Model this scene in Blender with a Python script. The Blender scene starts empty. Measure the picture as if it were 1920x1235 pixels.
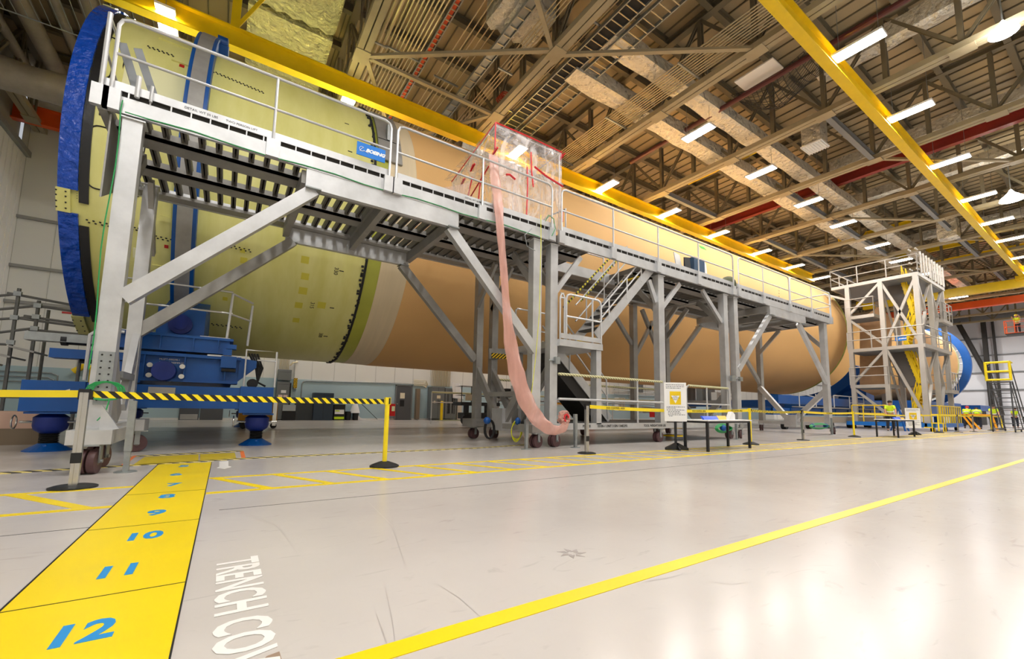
import bpy, bmesh, math, random
from mathutils import Vector, Matrix
random.seed(7)
SC = bpy.context.scene
COL = SC.collection
PI = math.pi
V = Vector

# ------------------------------------------------------------------ camera
YAW, PITCH, ROLL, FPX, PPY, CAMH = math.radians(33.703), math.radians(6.2555), math.radians(1.0597), 801.5, 677.6, 0.85
_cy, _sy, _cp, _sp, _cr, _sr = math.cos(YAW), math.sin(YAW), math.cos(PITCH), math.sin(PITCH), math.cos(ROLL), math.sin(ROLL)
FW = V((_cp*_sy, _cp*_cy, _sp)); _R = V((_cy, -_sy, 0)); _U = _R.cross(FW)
RT = _R*_cr + _U*_sr; UP = _U*_cr - _R*_sr
cam = bpy.data.cameras.new('camera'); camo = bpy.data.objects.new('camera', cam); COL.objects.link(camo)
m = Matrix((RT, UP, -FW)).transposed().to_4x4(); m.translation = V((0, 0, CAMH)); camo.matrix_world = m
cam.sensor_width = 36; cam.lens = FPX/1920*36; cam.shift_y = (PPY-617.5)/1920; cam.clip_end = 300; cam.clip_start = .05
SC.camera = camo

# surveying: where a sight line from the tripod meets a known plane
def ray(x, y): return FW + RT*((x-960)/FPX) - UP*((y-PPY)/FPX)
def oz(x, y, z=0.0):
    d = ray(x, y); return V((0, 0, CAMH)) + d*((z-CAMH)/d.z)
def oy(x, y, Y):
    d = ray(x, y); return V((0, 0, CAMH)) + d*(Y/d.y)
def ox(x, y, X):
    d = ray(x, y); return V((0, 0, CAMH)) + d*(X/d.x)

# ------------------------------------------------------------------ mesh helper
class MB:
    def __init__(s): s.v = []; s.f = []; s.m = []
    def add(s, vs, fs, m=0):
        n = len(s.v); s.v += [tuple(v) for v in vs]; s.f += [tuple(i+n for i in f) for f in fs]; s.m += [m]*len(fs); return s
    def box(s, x0, x1, y0, y1, z0, z1, m=0):
        return s.add([(x0,y0,z0),(x1,y0,z0),(x1,y1,z0),(x0,y1,z0),(x0,y0,z1),(x1,y0,z1),(x1,y1,z1),(x0,y1,z1)],
                     [(0,3,2,1),(4,5,6,7),(0,1,5,4),(1,2,6,5),(2,3,7,6),(3,0,4,7)], m)
    def bar(s, p, q, w, d, m=0, side=None):
        p = V(p); q = V(q); a = (q-p).normalized()
        r = V(side) if side else a.cross(V((0,0,1)))
        if r.length < 1e-4: r = V((1,0,0))
        r = (r - a*r.dot(a)).normalized(); u = r.cross(a)
        r = r*(w/2); u = u*(d/2); vs = []
        for c in (p, q): vs += [c-r-u, c+r-u, c+r+u, c-r+u]
        return s.add(vs, [(0,3,2,1),(4,5,6,7),(0,1,5,4),(1,2,6,5),(2,3,7,6),(3,0,4,7)][0:6], m)
    def ibeam(s, p, q, w, d, t=.02, m=0):
        p = V(p); q = V(q); a = (q-p).normalized(); r = a.cross(V((0,0,1))).normalized(); u = r.cross(a)
        s.bar(p+u*(d/2-t/2), q+u*(d/2-t/2), w, t, m); s.bar(p-u*(d/2-t/2), q-u*(d/2-t/2), w, t, m)
        return s.bar(p, q, t*.8, d-2*t, m)
    def path(s, pts, r, n=8, m=0, closed=False, rr=None):
        pts = [V(p) for p in pts]; k = len(pts); rings = []
        prev = None
        for i, p in enumerate(pts):
            a = pts[(i+1) % k]-p if (i < k-1 or closed) else p-pts[i-1]
            b = p-pts[i-1] if (i > 0 or closed) else a
            t = (a.normalized()+b.normalized())
            t = t.normalized() if t.length > 1e-6 else a.normalized()
            if prev is None:
                x = t.cross(V((0,0,1)))
                if x.length < 1e-3: x = V((1,0,0))
            else: x = prev - t*prev.dot(t)
            x.normalize(); prev = x; y = t.cross(x)
            R = rr[i] if rr else r
            rings.append([p + x*(R*math.cos(2*PI*j/n)) + y*(R*math.sin(2*PI*j/n)) for j in range(n)])
        vs = [v for g in rings for v in g]; fs = []
        for i in range(k if closed else k-1):
            i2 = (i+1) % k
            for j in range(n): fs.append((i*n+j, i*n+(j+1)%n, i2*n+(j+1)%n, i2*n+j))
        if not closed: fs += [tuple(range(n-1,-1,-1)), tuple((k-1)*n+j for j in range(n))]
        return s.add(vs, fs, m)
    def tube(s, p, q, r, n=8, m=0): return s.path([p, q], r, n, m)
    def prism(s, poly, d, m=0):
        # poly: list of 3d points in a plane, d: extrusion vector
        n = len(poly); d = V(d); P = [V(p) for p in poly]
        return s.add(P+[p+d for p in P], [tuple(range(n-1,-1,-1)), tuple(range(n, 2*n))]+[(i,(i+1)%n,n+(i+1)%n,n+i) for i in range(n)], m)
    def sphere(s, c, r, n=10, m=0, sz=1.0):
        c = V(c); vs = []; fs = []; k = n//2+1
        for i in range(k):
            th = PI*i/(k-1)
            for j in range(n): vs.append(c+V((r*math.sin(th)*math.cos(2*PI*j/n), r*math.sin(th)*math.sin(2*PI*j/n), r*sz*math.cos(th))))
        for i in range(k-1):
            for j in range(n): fs.append((i*n+j, (i+1)*n+j, (i+1)*n+(j+1)%n, i*n+(j+1)%n))
        return s.add(vs, fs, m)
    def lathe(s, prof, c, n=16, m=0, axis='z'):
        c = V(c); vs = []; fs = []
        for (r, z) in prof:
            for j in range(n):
                a = 2*PI*j/n; q = (r*math.cos(a), r*math.sin(a), z)
                if axis == 'x': q = (z, r*math.cos(a), r*math.sin(a))
                if axis == 'y': q = (r*math.sin(a), z, r*math.cos(a))
                vs.append(c+V(q))
        for i in range(len(prof)-1):
            for j in range(n): fs.append((i*n+j, i*n+(j+1)%n, (i+1)*n+(j+1)%n, (i+1)*n+j))
        fs += [tuple(range(n-1,-1,-1)), tuple((len(prof)-1)*n+j for j in range(n))]
        return s.add(vs, fs, m)
    def mesh(s, name, mats, smooth=False, bevel=0):
        me = bpy.data.meshes.new(name); me.from_pydata(s.v, [], s.f)
        for mt in (mats if isinstance(mats, (list, tuple)) else [mats]): me.materials.append(mt)
        for p, k in zip(me.polygons, s.m): p.material_index = k
        bm = bmesh.new(); bm.from_mesh(me); bmesh.ops.recalc_face_normals(bm, faces=bm.faces); bm.to_mesh(me); bm.free()
        if smooth:
            for p in me.polygons: p.use_smooth = True
            try: me.set_sharp_from_angle(angle=math.radians(40))
            except Exception: pass
        me.update(); return me
    def build(s, name, mats, parent=None, smooth=False):
        return link(name, s.mesh(name, mats, smooth), parent)

def link(name, me, parent=None):
    o = bpy.data.objects.new(name, me); COL.objects.link(o)
    if parent is not None:
        o.parent = parent; o.matrix_parent_inverse = WM(parent).inverted()
    return o
def WM(o):
    mm = Matrix.LocRotScale(o.location, o.rotation_euler, o.scale)
    return WM(o.parent) @ o.matrix_parent_inverse @ mm if o.parent else mm
def tag(o, label, cat, group=None, kind=None):
    o['label'] = label; o['category'] = cat
    if group: o['group'] = group
    if kind: o['kind'] = kind
    return o
def thing(name, label, cat, loc=(0,0,0), group=None):
    o = bpy.data.objects.new(name, None); COL.objects.link(o); o.location = loc; o.empty_display_size = .2
    return tag(o, label, cat, group)
def struct(name, mb, mats, parent=None, smooth=False):
    o = mb.build(name, mats, parent, smooth)
    if parent is None: o['kind'] = 'structure'
    return o
def dup(root, loc=None, rotz=None, label=None, group=None, scale=None):
    kids = {}
    for o in KIDS_ALL(root): pass
    def rec(o, parent):
        c = o.copy(); COL.objects.link(c)
        if parent is not None: c.parent = parent
        for ch in list(o.children): rec(ch, c)
        return c
    r = rec(root, None)
    if loc is not None: r.location = loc
    if rotz is not None: r.rotation_euler = (0,0,rotz)
    if scale: r.scale = scale
    if label: r['label'] = label
    if group: r['group'] = group
    return r
def KIDS_ALL(o): return []
def ordinal(i): return ['first','second','third','fourth','fifth','sixth','seventh','eighth','ninth','tenth','eleventh','twelfth','thirteenth','fourteenth','fifteenth','sixteenth','seventeenth','eighteenth'][i]

# ------------------------------------------------------------------ materials
def s2l(c): return tuple(((x/255)/12.92 if x/255 <= .04045 else ((x/255+.055)/1.055)**2.4) for x in c)
MATS = {}
def mat(name, rgb, rough=.5, metal=0.0, vary=0.0, scale=3.0, bump=0.0, bscale=20.0, bdist=.03, emit=None, estr=0, stretch=(1,1,1), alpha=None, trans=0.0, c2=None):
    mt = bpy.data.materials.new(name); mt.use_nodes = True; nt = mt.node_tree; b = nt.nodes['Principled BSDF']
    c = s2l(rgb)+(1,)
    b.inputs['Base Color'].default_value = c; b.inputs['Roughness'].default_value = rough; b.inputs['Metallic'].default_value = metal
    if vary or c2:
        tc = nt.nodes.new('ShaderNodeTexCoord'); mp = nt.nodes.new('ShaderNodeMapping'); mp.inputs['Scale'].default_value = stretch
        nt.links.new(tc.outputs['Object'], mp.inputs['Vector'])
        no = nt.nodes.new('ShaderNodeTexNoise'); no.inputs['Scale'].default_value = scale; no.inputs['Detail'].default_value = 6; no.inputs['Roughness'].default_value = .6
        nt.links.new(mp.outputs[0], no.inputs['Vector'])
        r = nt.nodes.new('ShaderNodeMapRange'); r.inputs['From Min'].default_value = .3; r.inputs['From Max'].default_value = .7
        nt.links.new(no.outputs['Fac'], r.inputs['Value'])
        mx = nt.nodes.new('ShaderNodeMix'); mx.data_type = 'RGBA'
        nt.links.new(r.outputs[0], mx.inputs['Factor'])
        ca = tuple(max(0, x*(1-vary)) for x in c[:3])+(1,); cb = (s2l(c2)+(1,)) if c2 else tuple(min(1, x*(1+vary*.6)) for x in c[:3])+(1,)
        if c2: ca = c
        mx.inputs['A'].default_value = ca; mx.inputs['B'].default_value = cb
        nt.links.new(mx.outputs['Result'], b.inputs['Base Color'])
        r2 = nt.nodes.new('ShaderNodeMapRange'); r2.inputs['To Min'].default_value = max(.03, rough*.75); r2.inputs['To Max'].default_value = min(1, rough*1.3)
        nt.links.new(no.outputs['Fac'], r2.inputs['Value']); nt.links.new(r2.outputs[0], b.inputs['Roughness'])
    if bump:
        tc2 = nt.nodes.new('ShaderNodeTexCoord'); n2 = nt.nodes.new('ShaderNodeTexNoise'); n2.inputs['Scale'].default_value = bscale; n2.inputs['Detail'].default_value = 4
        nt.links.new(tc2.outputs['Object'], n2.inputs['Vector'])
        bp = nt.nodes.new('ShaderNodeBump'); bp.inputs['Strength'].default_value = bump; bp.inputs['Distance'].default_value = bdist
        nt.links.new(n2.outputs['Fac'], bp.inputs['Height']); nt.links.new(bp.outputs[0], b.inputs['Normal'])
    if emit:
        b.inputs['Emission Color'].default_value = s2l(emit)+(1,); b.inputs['Emission Strength'].default_value = estr
    if alpha is not None: b.inputs['Alpha'].default_value = alpha
    if trans: b.inputs['Transmission Weight'].default_value = trans; b.inputs['IOR'].default_value = 1.1
    MATS[name] = mt; return mt
def stripes(name, ca, cb, period, vec, rough=.5, duty=.5):
    mt = mat(name, ca, rough); nt = mt.node_tree; b = nt.nodes['Principled BSDF']
    tc = nt.nodes.new('ShaderNodeTexCoord'); dp = nt.nodes.new('ShaderNodeVectorMath'); dp.operation = 'DOT_PRODUCT'
    dp.inputs[1].default_value = tuple(v/period for v in vec); nt.links.new(tc.outputs['Object'], dp.inputs[0])
    fr = nt.nodes.new('ShaderNodeMath'); fr.operation = 'FRACT'; nt.links.new(dp.outputs['Value'], fr.inputs[0])
    gt = nt.nodes.new('ShaderNodeMath'); gt.operation = 'GREATER_THAN'; gt.inputs[1].default_value = duty; nt.links.new(fr.outputs[0], gt.inputs[0])
    mx = nt.nodes.new('ShaderNodeMix'); mx.data_type = 'RGBA'; mx.inputs['A'].default_value = s2l(ca)+(1,); mx.inputs['B'].default_value = s2l(cb)+(1,)
    nt.links.new(gt.outputs[0], mx.inputs['Factor']); nt.links.new(mx.outputs['Result'], b.inputs['Base Color'])
    return mt
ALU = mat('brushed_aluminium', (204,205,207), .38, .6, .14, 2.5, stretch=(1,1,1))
ALUD = mat('darker_aluminium', (160,158,154), .5, .4, .16, 3)  # darker, rougher aluminium, mostly on rear and under-deck stand parts
GALV = mat('galvanised_steel', (160,165,166), .45, .7, .15, 9)
PIPE = mat('handrail_tube', (205,206,208), .35, .5)
SCAF = mat('scaffold_tube', (120,120,118), .5, .7, .2, 5)
DARKS = mat('dark_steel', (62,60,58), .6, .4, .1, 4)
BLK = mat('black_rubber', (26,26,27), .7)
BLKM = mat('black_metal', (32,33,36), .45, .2)
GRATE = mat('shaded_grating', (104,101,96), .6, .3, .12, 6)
CHECK = mat('dark_treadplate', (72,73,74), .55, .3, .15, 30)
WHEEL = mat('maroon_polyurethane', (84,56,58), .5, 0, .12, 8)
HUB = mat('grey_hub', (122,112,104), .5, .4)
CHROME = mat('polished_steel', (200,198,192), .2, .9)
BLUE = mat('blue_steel_paint', (2,78,154), .38, .05, .08, 3)
BLUED = mat('deep_blue_cap', (8,38,122), .4, 0, .1, 5)
BLUEW = mat('blue_wrap_film', (8,72,180), .22, 0, .12, 4, bump=1.0, bscale=6, bdist=.1)
BLACKW = mat('black_seal_film', (24,24,26), .35, 0, 0, 1, bump=.3, bscale=6)
YEL = mat('yellow_crane_paint', (240,204,16), .35, 0, .08, 2)
YELS = mat('yellow_safety_paint', (248,222,28), .4, 0, .05, 4)
YELP = mat('yellow_floor_paint', (240,210,8), .35, 0, .05, 1.5)
ORA = mat('orange_crane_paint', (232,92,30), .4, 0, .06, 2)
RED = mat('red_paint', (196,24,22), .4)
REDB = mat('oxide_red_beam', (140,40,30), .5, 0, .1, 2)
WHT = mat('white_board', (240,240,240), .5)
WHTP = mat('white_paint_lettering', (236,232,228), .4, 0, .03, 6)
BLUEP = mat('blue_numeral_paint', (40,140,205), .45)
INK = mat('black_ink', (22,22,22), .6)
GRN = mat('green_cable', (30,150,80), .5)
YCAB = mat('yellow_cable', (222,222,40), .5)
VEST = mat('hi_vis_vest', (205,235,30), .6, emit=None)
SKIN = mat('skin', (190,140,115), .6)
NAVY = mat('navy_trousers', (34,38,52), .8)
HAIR = mat('dark_hair', (40,30,24), .7)
TRUSS = mat('tan_structural_paint', (164,152,124), .55, 0, .12, 1.5)
TRUSD = mat('olive_structural_paint', (118,108,86), .6, 0, .12, 1.5)
DECKM = mat('tan_roof_deck', (176,158,124), .7, 0, .06, .6)
GREYB = mat('grey_strut_paint', (128,132,136), .5, 0, .08, 2)
DUCTM = mat('silver_foil_insulation', (222,218,206), .28, .45, .12, 3, bump=1.0, bscale=5, bdist=.12)
DUCTY = mat('gold_foil_insulation', (226,222,172), .25, .45, .12, 2, bump=1.0, bscale=5, bdist=.15)
GDUCT = mat('grey_duct_cloth', (150,140,128), .55, .2, .15, 3, bump=.4, bscale=9)
COND = mat('conduit', (205,192,160), .35, .5)
WALLW = mat('white_wall_panel', (222,222,219), .6, 0, .03, .5)
WALLB = mat('pale_blue_wall_paint', (168,192,202), .5, 0, .03, .5)
GREYP = mat('grey_cabinet_paint', (112,116,118), .45, 0, .05, 2)
DOORG = mat('grey_door_paint', (84,86,90), .45)
ORP = mat('orange_tape', (228,120,60), .6)
LAMPM = mat('lamp_diffuser', (255,255,255), .5, emit=(255,250,240), estr=22)
SHEET = mat('white_sheet', (235,235,238), .8)
PAPER = mat('cream_paper', (225,215,190), .8)
TAPEBY = stripes('black_yellow_stripe', (250,226,14), (26,24,22), .105, (1,0,1.0), .4)
TAPEFL = stripes('floor_stripe_tape', (226,206,120), (60,52,44), .19, (1,.9,0), .5)
RAILST = stripes('cream_striped_rail_tape', (226,222,170), (120,116,96), .09, (1,0,1.6), .45, .62)
TAPEH = stripes('hazard_edge_stripe', (238,196,20), (24,22,20), .11, (1,0,-1.2), .5)
# ------------------------------------------------------------------ floor
FL = bpy.data.materials.new('epoxy_floor'); FL.use_nodes = True; nt = FL.node_tree; b = nt.nodes['Principled BSDF']
tc = nt.nodes.new('ShaderNodeTexCoord')
def noise(scale, detail=6, dist=0, stretch=None):
    n = nt.nodes.new('ShaderNodeTexNoise'); n.inputs['Scale'].default_value = scale; n.inputs['Detail'].default_value = detail; n.inputs['Distortion'].default_value = dist
    if stretch:
        mp = nt.nodes.new('ShaderNodeMapping'); mp.inputs['Scale'].default_value = stretch; nt.links.new(tc.outputs['Object'], mp.inputs['Vector']); nt.links.new(mp.outputs[0], n.inputs['Vector'])
    else: nt.links.new(tc.outputs['Object'], n.inputs['Vector'])
    return n
def rng(src, a, b_, c, d):
    r = nt.nodes.new('ShaderNodeMapRange'); r.inputs['From Min'].default_value = a; r.inputs['From Max'].default_value = b_; r.inputs['To Min'].default_value = c; r.inputs['To Max'].default_value = d
    nt.links.new(src, r.inputs['Value']); return r.outputs[0]
n1 = noise(.5, 5); n2 = noise(7, 8, 1.5); n3 = noise(1.3, 9, 4.0, (1, 3, 1))
m1 = nt.nodes.new('ShaderNodeMix'); m1.data_type = 'RGBA'; m1.inputs['A'].default_value = s2l((190,183,178))+(1,); m1.inputs['B'].default_value = s2l((202,196,191))+(1,)
nt.links.new(rng(n1.outputs['Fac'], .35, .65, 0, 1), m1.inputs['Factor'])
m2 = nt.nodes.new('ShaderNodeMix'); m2.data_type = 'RGBA'; m2.inputs['B'].default_value = s2l((120,112,108))+(1,)
nt.links.new(m1.outputs['Result'], m2.inputs['A']); nt.links.new(rng(n3.outputs['Fac'], .62, .8, 0, .3), m2.inputs['Factor'])
m3 = nt.nodes.new('ShaderNodeMix'); m3.data_type = 'RGBA'; m3.inputs['B'].default_value = s2l((176,168,162))+(1,)
nt.links.new(m2.outputs['Result'], m3.inputs['A']); nt.links.new(rng(n2.outputs['Fac'], .6, .8, 0, .15), m3.inputs['Factor'])
nt.links.new(m3.outputs['Result'], b.inputs['Base Color']); nt.links.new(rng(n2.outputs['Fac'], .3, .7, .2, .23), b.inputs['Roughness'])
b.inputs['Specular IOR Level'].default_value = .34
struct('floor', MB().box(-20, 82, -14, 27, -.2, 0), FL)

def text_mesh(name, s, size, mt, ext=.002, sx=1.0, shear=0, bold=0):
    cu = bpy.data.curves.new(name+'_text', 'FONT'); cu.body = s; cu.size = size; cu.extrude = ext; cu.shear = shear; cu.offset = bold
    cu.align_x = 'CENTER'; cu.align_y = 'CENTER'; cu.resolution_u = 3
    o = bpy.data.objects.new('tmp', cu); me = bpy.data.meshes.new_from_object(o); bpy.data.objects.remove(o); bpy.data.curves.remove(cu)
    me.transform(Matrix.Diagonal((sx, 1, 1, 1))); me.materials.clear(); me.materials.append(mt); me.name = name
    return me
def place_text(name, s, size, mt, pos, xdir, ydir, parent=None, **k):
    me = text_mesh(name, s, size, mt, **k)
    x = V(xdir).normalized(); y = V(ydir).normalized(); z = x.cross(y)
    mm = Matrix((x, y, z)).transposed().to_4x4(); mm.translation = V(pos); me.transform(mm)
    return link(name, me, parent)

# trench cover with painted numerals
t = thing('trench_cover', 'long yellow steel trench cover with blue painted numbers on the floor', 'floor plate', (-.39, 4, 0))
MB().box(-.684, -.088, -1, 7.62, 0, .004).build('cover_plate', YELP, t)
mb = MB()
for y in (2.62, 3.95, 5.25): mb.box(-.684, -.088, y, y+.006, .004, .0052)
mb.box(-.69, -.682, -1, 7.62, 0, .0055); mb.box(-.09, -.084, -1, 7.62, 0, .0055)
mb.build('plate_joint', INK, t)
for n_, (px, py) in {'12': (150,1190), '11': (221,1072), '10': (268,1006), '9': (293,962), '8': (313,931), '7': (325,909), '6': (330,890), '5': (345,874)}.items():
    p = oz(px, py); place_text('numeral', n_, .25, BLUEP, (p.x, p.y, .0045), (1,0,0), (0,1,0), t, ext=.001, sx=.8 if len(n_) > 1 else .95, bold=.008)
P4 = [oz(247,873), oz(443,859), oz(440,848.6), oz(272,856.4)]
t = thing('trench_cover', 'square yellow floor cover in two plates framed by orange tape, behind striped tape', 'floor plate', P4[0])
YELPD = mat('dull_yellow_floor_paint', (206,182,40), .35, 0, .08, 3)  # duller yellow than the long trench cover
a, b_, c, d = P4; mid0 = a.lerp(b_, .6); mid1 = d.lerp(c, .57)
MB().prism([a, mid0, mid1, d], (0,0,.004)).build('cover_plate', YELPD, t)
MB().prism([mid0+V((.02,0,0)), b_, c, mid1+V((.02,0,0))], (0,0,.004)).build('cover_plate', YELPD, t)
for q in ([(224.5,873.6),(233,872.8),(256.6,854),(248.8,854.8)], [(450,846),(457,845.5),(461,859.5),(452.7,859.5)]):
    MB().prism([oz(*p) for p in q], (0,0,.003)).build('orange_tape', ORP, t)

def tape(name, label, y0, y1, x0, x1, mt, z=.003):
    return tag(MB().box(x0, x1, y0, y1, 0, z).build(name, mt), label, 'floor tape')
tape('floor_line', 'bold yellow line running across the open floor nearest the camera', 1.505, 1.6, -3, 60, YELP)
t = thing('hatched_walkway_border', 'yellow hatched band with slanted rungs painted along the barrier posts, right of the trench cover', 'floor marking', (5,5.5,0))
MB().box(-.08, 48, 5.0, 5.09, 0, .003).build('border_line', YELP, t); MB().box(-.08, 48, 5.98, 6.06, 0, .003).build('border_line', YELP, t)
mb = MB(); x = -.06
while x < 30:
    mb.prism([(x,5.98,0.0005),(x+.46,5.05,0.0005),(x+.56,5.05,0.0005),(x+.1,5.98,0.0005)], (0,0,.002)); x += .6
mb.build('rung', YELP, t)['kind'] = 'stuff'
t = thing('hatched_walkway_border', 'yellow hatched band on the floor left of the trench cover', 'floor marking', (-3,5.3,0))
MB().box(-9, -.69, 4.72, 4.8, 0, .003).build('border_line', YELP, t); MB().box(-9, -.69, 5.72, 5.8, 0, .003).build('border_line', YELP, t)
for i in range(6):
    x = -.83-.66*i
    MB().prism([(x-.72,5.72,0.0005),(x-.08,4.78,0.0005),(x+.03,4.78,0.0005),(x-.6,5.72,0.0005)], (0,0,.002)).build('rung', YELP, t)
tag(MB().prism([oz(0,885.5), oz(232,872), oz(465,857.8), oz(900,838.6), oz(985,832.6), oz(985,834.2), oz(900,840.2), oz(465,860), oz(232,874.4), oz(0,889)], (0,0,.004)).build('striped_floor_tape', TAPEFL), 'thin black and yellow striped tape on the floor under the access stand', 'floor tape')
tag(MB().prism([oz(256,854.2), oz(456,844.2), oz(456,845.6), oz(256,855.8)], (0,0,.004)).build('striped_floor_tape', TAPEFL), 'short striped tape along the far edge of the square floor cover', 'floor tape')
tag(MB().prism([oz(*p) for p in ((411,865),(428.4,864),(428.4,873.6),(434,875),(421,878.6),(406.5,876.9),(411,875))], (0,0,.002)).build('floor_arrow', WHTP), 'white arrow painted on the floor beside the trench cover end', 'floor marking')
tag(place_text('floor_lettering', 'TRENCH COVER', .262, WHTP, (.115, 2.18, .002), (0,-1,0), (1,0,0), ext=.001, sx=.71, bold=.006), 'white TRENCH COVER lettering painted on the floor', 'lettering')
mb = MB(); mb.box(-9, -.69, 4.06, 4.068, 0, .0012); mb.box(.03, 60, 4.22, 4.228, 0, .0012); mb.box(-9, 60, 12.2, 12.212, 0, .0012); mb.box(-9, 60, 16, 16.012, 0, .0012)
for x in (14, 22, 30, 38): mb.box(x, x+.01, 4.2, 20, 0, .0012)
mb.build('floor_joint', DARKS)['kind'] = 'structure'
mb = MB()
c = oz(1072, 1037)
for a in range(7):
    an = a*.9; mb.prism([c+V((.05*math.cos(an), .05*math.sin(an), 0)), c+V((.09*math.cos(an+.5), .09*math.sin(an+.5), 0)), c+V((.02*math.cos(an+1.1), .03*math.sin(an+1.1), 0))], (0,0,.001))
tag(mb.build('floor_patch', mat('grey_patch', (150,142,138), .6)), 'small grey ragged patch worn in the floor near the yellow line', 'floor stain')
tag(MB().prism([oz(495,1235), oz(500,1230), oz(524,1221), oz(528,1236), oz(515,1238)], (0,0,.001)).build('floor_patch', mat('brown_patch', (150,128,108), .6)), 'brown chipped patch at the photo bottom over the white lettering', 'floor stain')

# ------------------------------------------------------------------ walls
WY = 26.5; RZ = 15.6
def w(x, z): return V((x*.9464, WY, CAMH+(z-CAMH)*.9464))     # survey was made for a plane at Y=28
WALLC = WALLW
struct('wall_back', MB().box(-8.2, 80.5, WY, WY+.3, 2.25, RZ), WALLC)
struct('wall_back_lower', MB().box(-8.2, 80.5, WY-.05, WY+.3, 0, 2.25), WALLB)
mb = MB()
for x in [ -8+1.2*i for i in range(73)]: mb.box(x, x+.015, WY-.012, WY, 2.25, RZ)
o = mb.build('trim_panel_joints', mat('panel_joint_grey', (176,176,172), .6)); o['kind'] = 'structure'
for i, z in enumerate((4.9, 6.45, 8.6)):
    struct('trim_%d' % (i+1), MB().box(-8, 2 if i else 80, WY-.12, WY, z, z+.12), mat('girt_grey_%d' % i, (150,150,148), .5, .2))
struct('wall_left', MB().box(-8.3, -8.0, -14, WY, 0, 11.4), WALLW)
mb = MB()
for y in [-14+.45*i for i in range(90)]: mb.box(-8.0, -7.97, y, y+.22, .1, 11.3)
struct('wall_left_pleats', mb, WALLW)
struct('wall_left_upper', MB().box(-8.5, -8.3, -14, WY, 11.4, RZ), mat('dim_wall_panel', (160,158,150), .7))
struct('trim_4', MB().box(-8.05, -7.85, -14, WY, 11.35, 11.6), GALV)
struct('wall_right', MB().box(80.2, 80.5, -14, WY, 0, RZ), mat('pale_grey_wall', (226,228,234), .6, 0, .03, .5))
mb = MB()
for z in (2.0, 4.2, 6.4, 8.6, 10.8): mb.box(80.0, 80.2, -14, WY, z, z+.14)
struct('trim_5', mb, GREYB)
mb = MB()
mb.box(79.6, 80.2, 11.1, 11.5, 0, 13); mb.box(79.6, 80.1, 10.4, 10.6, 0, 13)
struct('trim_6', mb, DARKS)
struct('wall_right_header', MB().box(79.5, 80.2, -14, WY, 13.0, 13.6), GREYB)
t = thing('wall_brace', 'dark grey slanted steel brace on the far end wall behind the rolling ladder', 'brace', (79.3,11.5,0))
MB().ibeam((78.9,13.4,13.1), (79.4,11.2,5.6), .35, .5, .05).build('brace_beam', DARKS, t); MB().ibeam((79.4,11.2,5.7), (79.4,11.0,0), .25, .3, .05).build('brace_post', DARKS, t)
struct('wall_front', MB().box(-20, 80.5, -14.3, -14, 0, RZ), WALLW)

# ------------------------------------------------------------------ roof
mb = MB().box(-20, 80.5, -14, WY+.3, RZ, RZ+.2)
rf = struct('ceiling', mb, DECKM)
mb = MB(); x = -19.0
while x < 80: mb.box(x, x+.035, -14, WY, RZ-.06, RZ); x += .62
mb.build('deck_rib', TRUSD, rf)['kind'] = 'stuff'
pm = MB().ibeam((-20,0,0), (80.3,0,0), .2, .34, .02).mesh('purlin', TRUSD)
for y in [-13.2+1.9*i for i in range(21)]:
    o = link('purlin', pm, rf); o.location = (0, y, RZ-.24)

TX = [2.95+5.3*i for i in range(-3, 15)]
def truss_meshes():
    y0, y1 = -13.8, WY-.1
    g = {}
    mb = MB(); mb.bar((-.115,y0,.1), (-.115,y1,.1), .19, .2); mb.bar((.115,y0,.1), (.115,y1,.1), .19, .2); g['bottom_chord'] = mb.mesh('bottom_chord', TRUSS)
    g['top_chord'] = MB().ibeam((0,y0,2.75), (0,y1,2.75), .26, .26, .03).mesh('top_chord', TRUSD)
    g['web_post'] = MB().box(-.1, -.05, -.07, .07, 0, 2.5).box(.05, .1, -.07, .07, 0, 2.5).mesh('web_post', TRUSD)
    g['web_diagonal'] = MB().bar((-.05,0,0), (-.05,1.9,2.5), .03, .1).bar((.05,0,0), (.05,1.9,2.5), .03, .1).mesh('web_diagonal', TRUSD)
    g['web_diagonal_r'] = MB().bar((-.05,0,0), (-.05,-1.9,2.5), .03, .1).bar((.05,0,0), (.05,-1.9,2.5), .03, .1).mesh('web_diagonal', TRUSD)
    g['gusset_plate'] = MB().box(-.24, .24, -.3, .3, -.03, 0.0).mesh('gusset_plate', TRUSS)
    return g
G = truss_meshes(); CZ = 12.55
def make_truss(x, label):
    t = thing('roof_truss', label, 'roof truss', (x, 0, CZ), 'steel trusses under the roof')
    for k in ('bottom_chord', 'top_chord'):
        o = bpy.data.objects.new(k, G[k]); COL.objects.link(o); o.parent = t
    i = 0; y = -12.7
    while y < WY-.5:
        o = bpy.data.objects.new('web_post', G['web_post']); COL.objects.link(o); o.parent = t; o.location = (0, y, .2)
        if i % 2 == 0:
            for k in ('web_diagonal', 'web_diagonal_r'):
                if -13 < y+(1.9 if k == 'web_diagonal' else -1.9) < WY-.3:
                    o = bpy.data.objects.new('web_diagonal', G[k]); COL.objects.link(o); o.parent = t; o.location = (0, y, .2)
            o = bpy.data.objects.new('gusset_plate', G['gusset_plate']); COL.objects.link(o); o.parent = t; o.location = (0, y, 0)
        y += 1.9; i += 1
    return t
tl = ['leftmost roof truss, over the white side wall', 'roof truss over the round silver duct at the left', 'roof truss above the blue wrapped rocket end', 'wide cream roof truss chord crossing above the yellow and orange join of the rocket', 'roof truss over the clear plastic tent', 'roof truss beside the fanned bundle of bare conduits']
for i, x in enumerate(TX):
    make_truss(x, tl[i] if i < len(tl) else 'tan steel roof truss, %s past the bare conduits' % ordinal(i-len(tl)))
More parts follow.
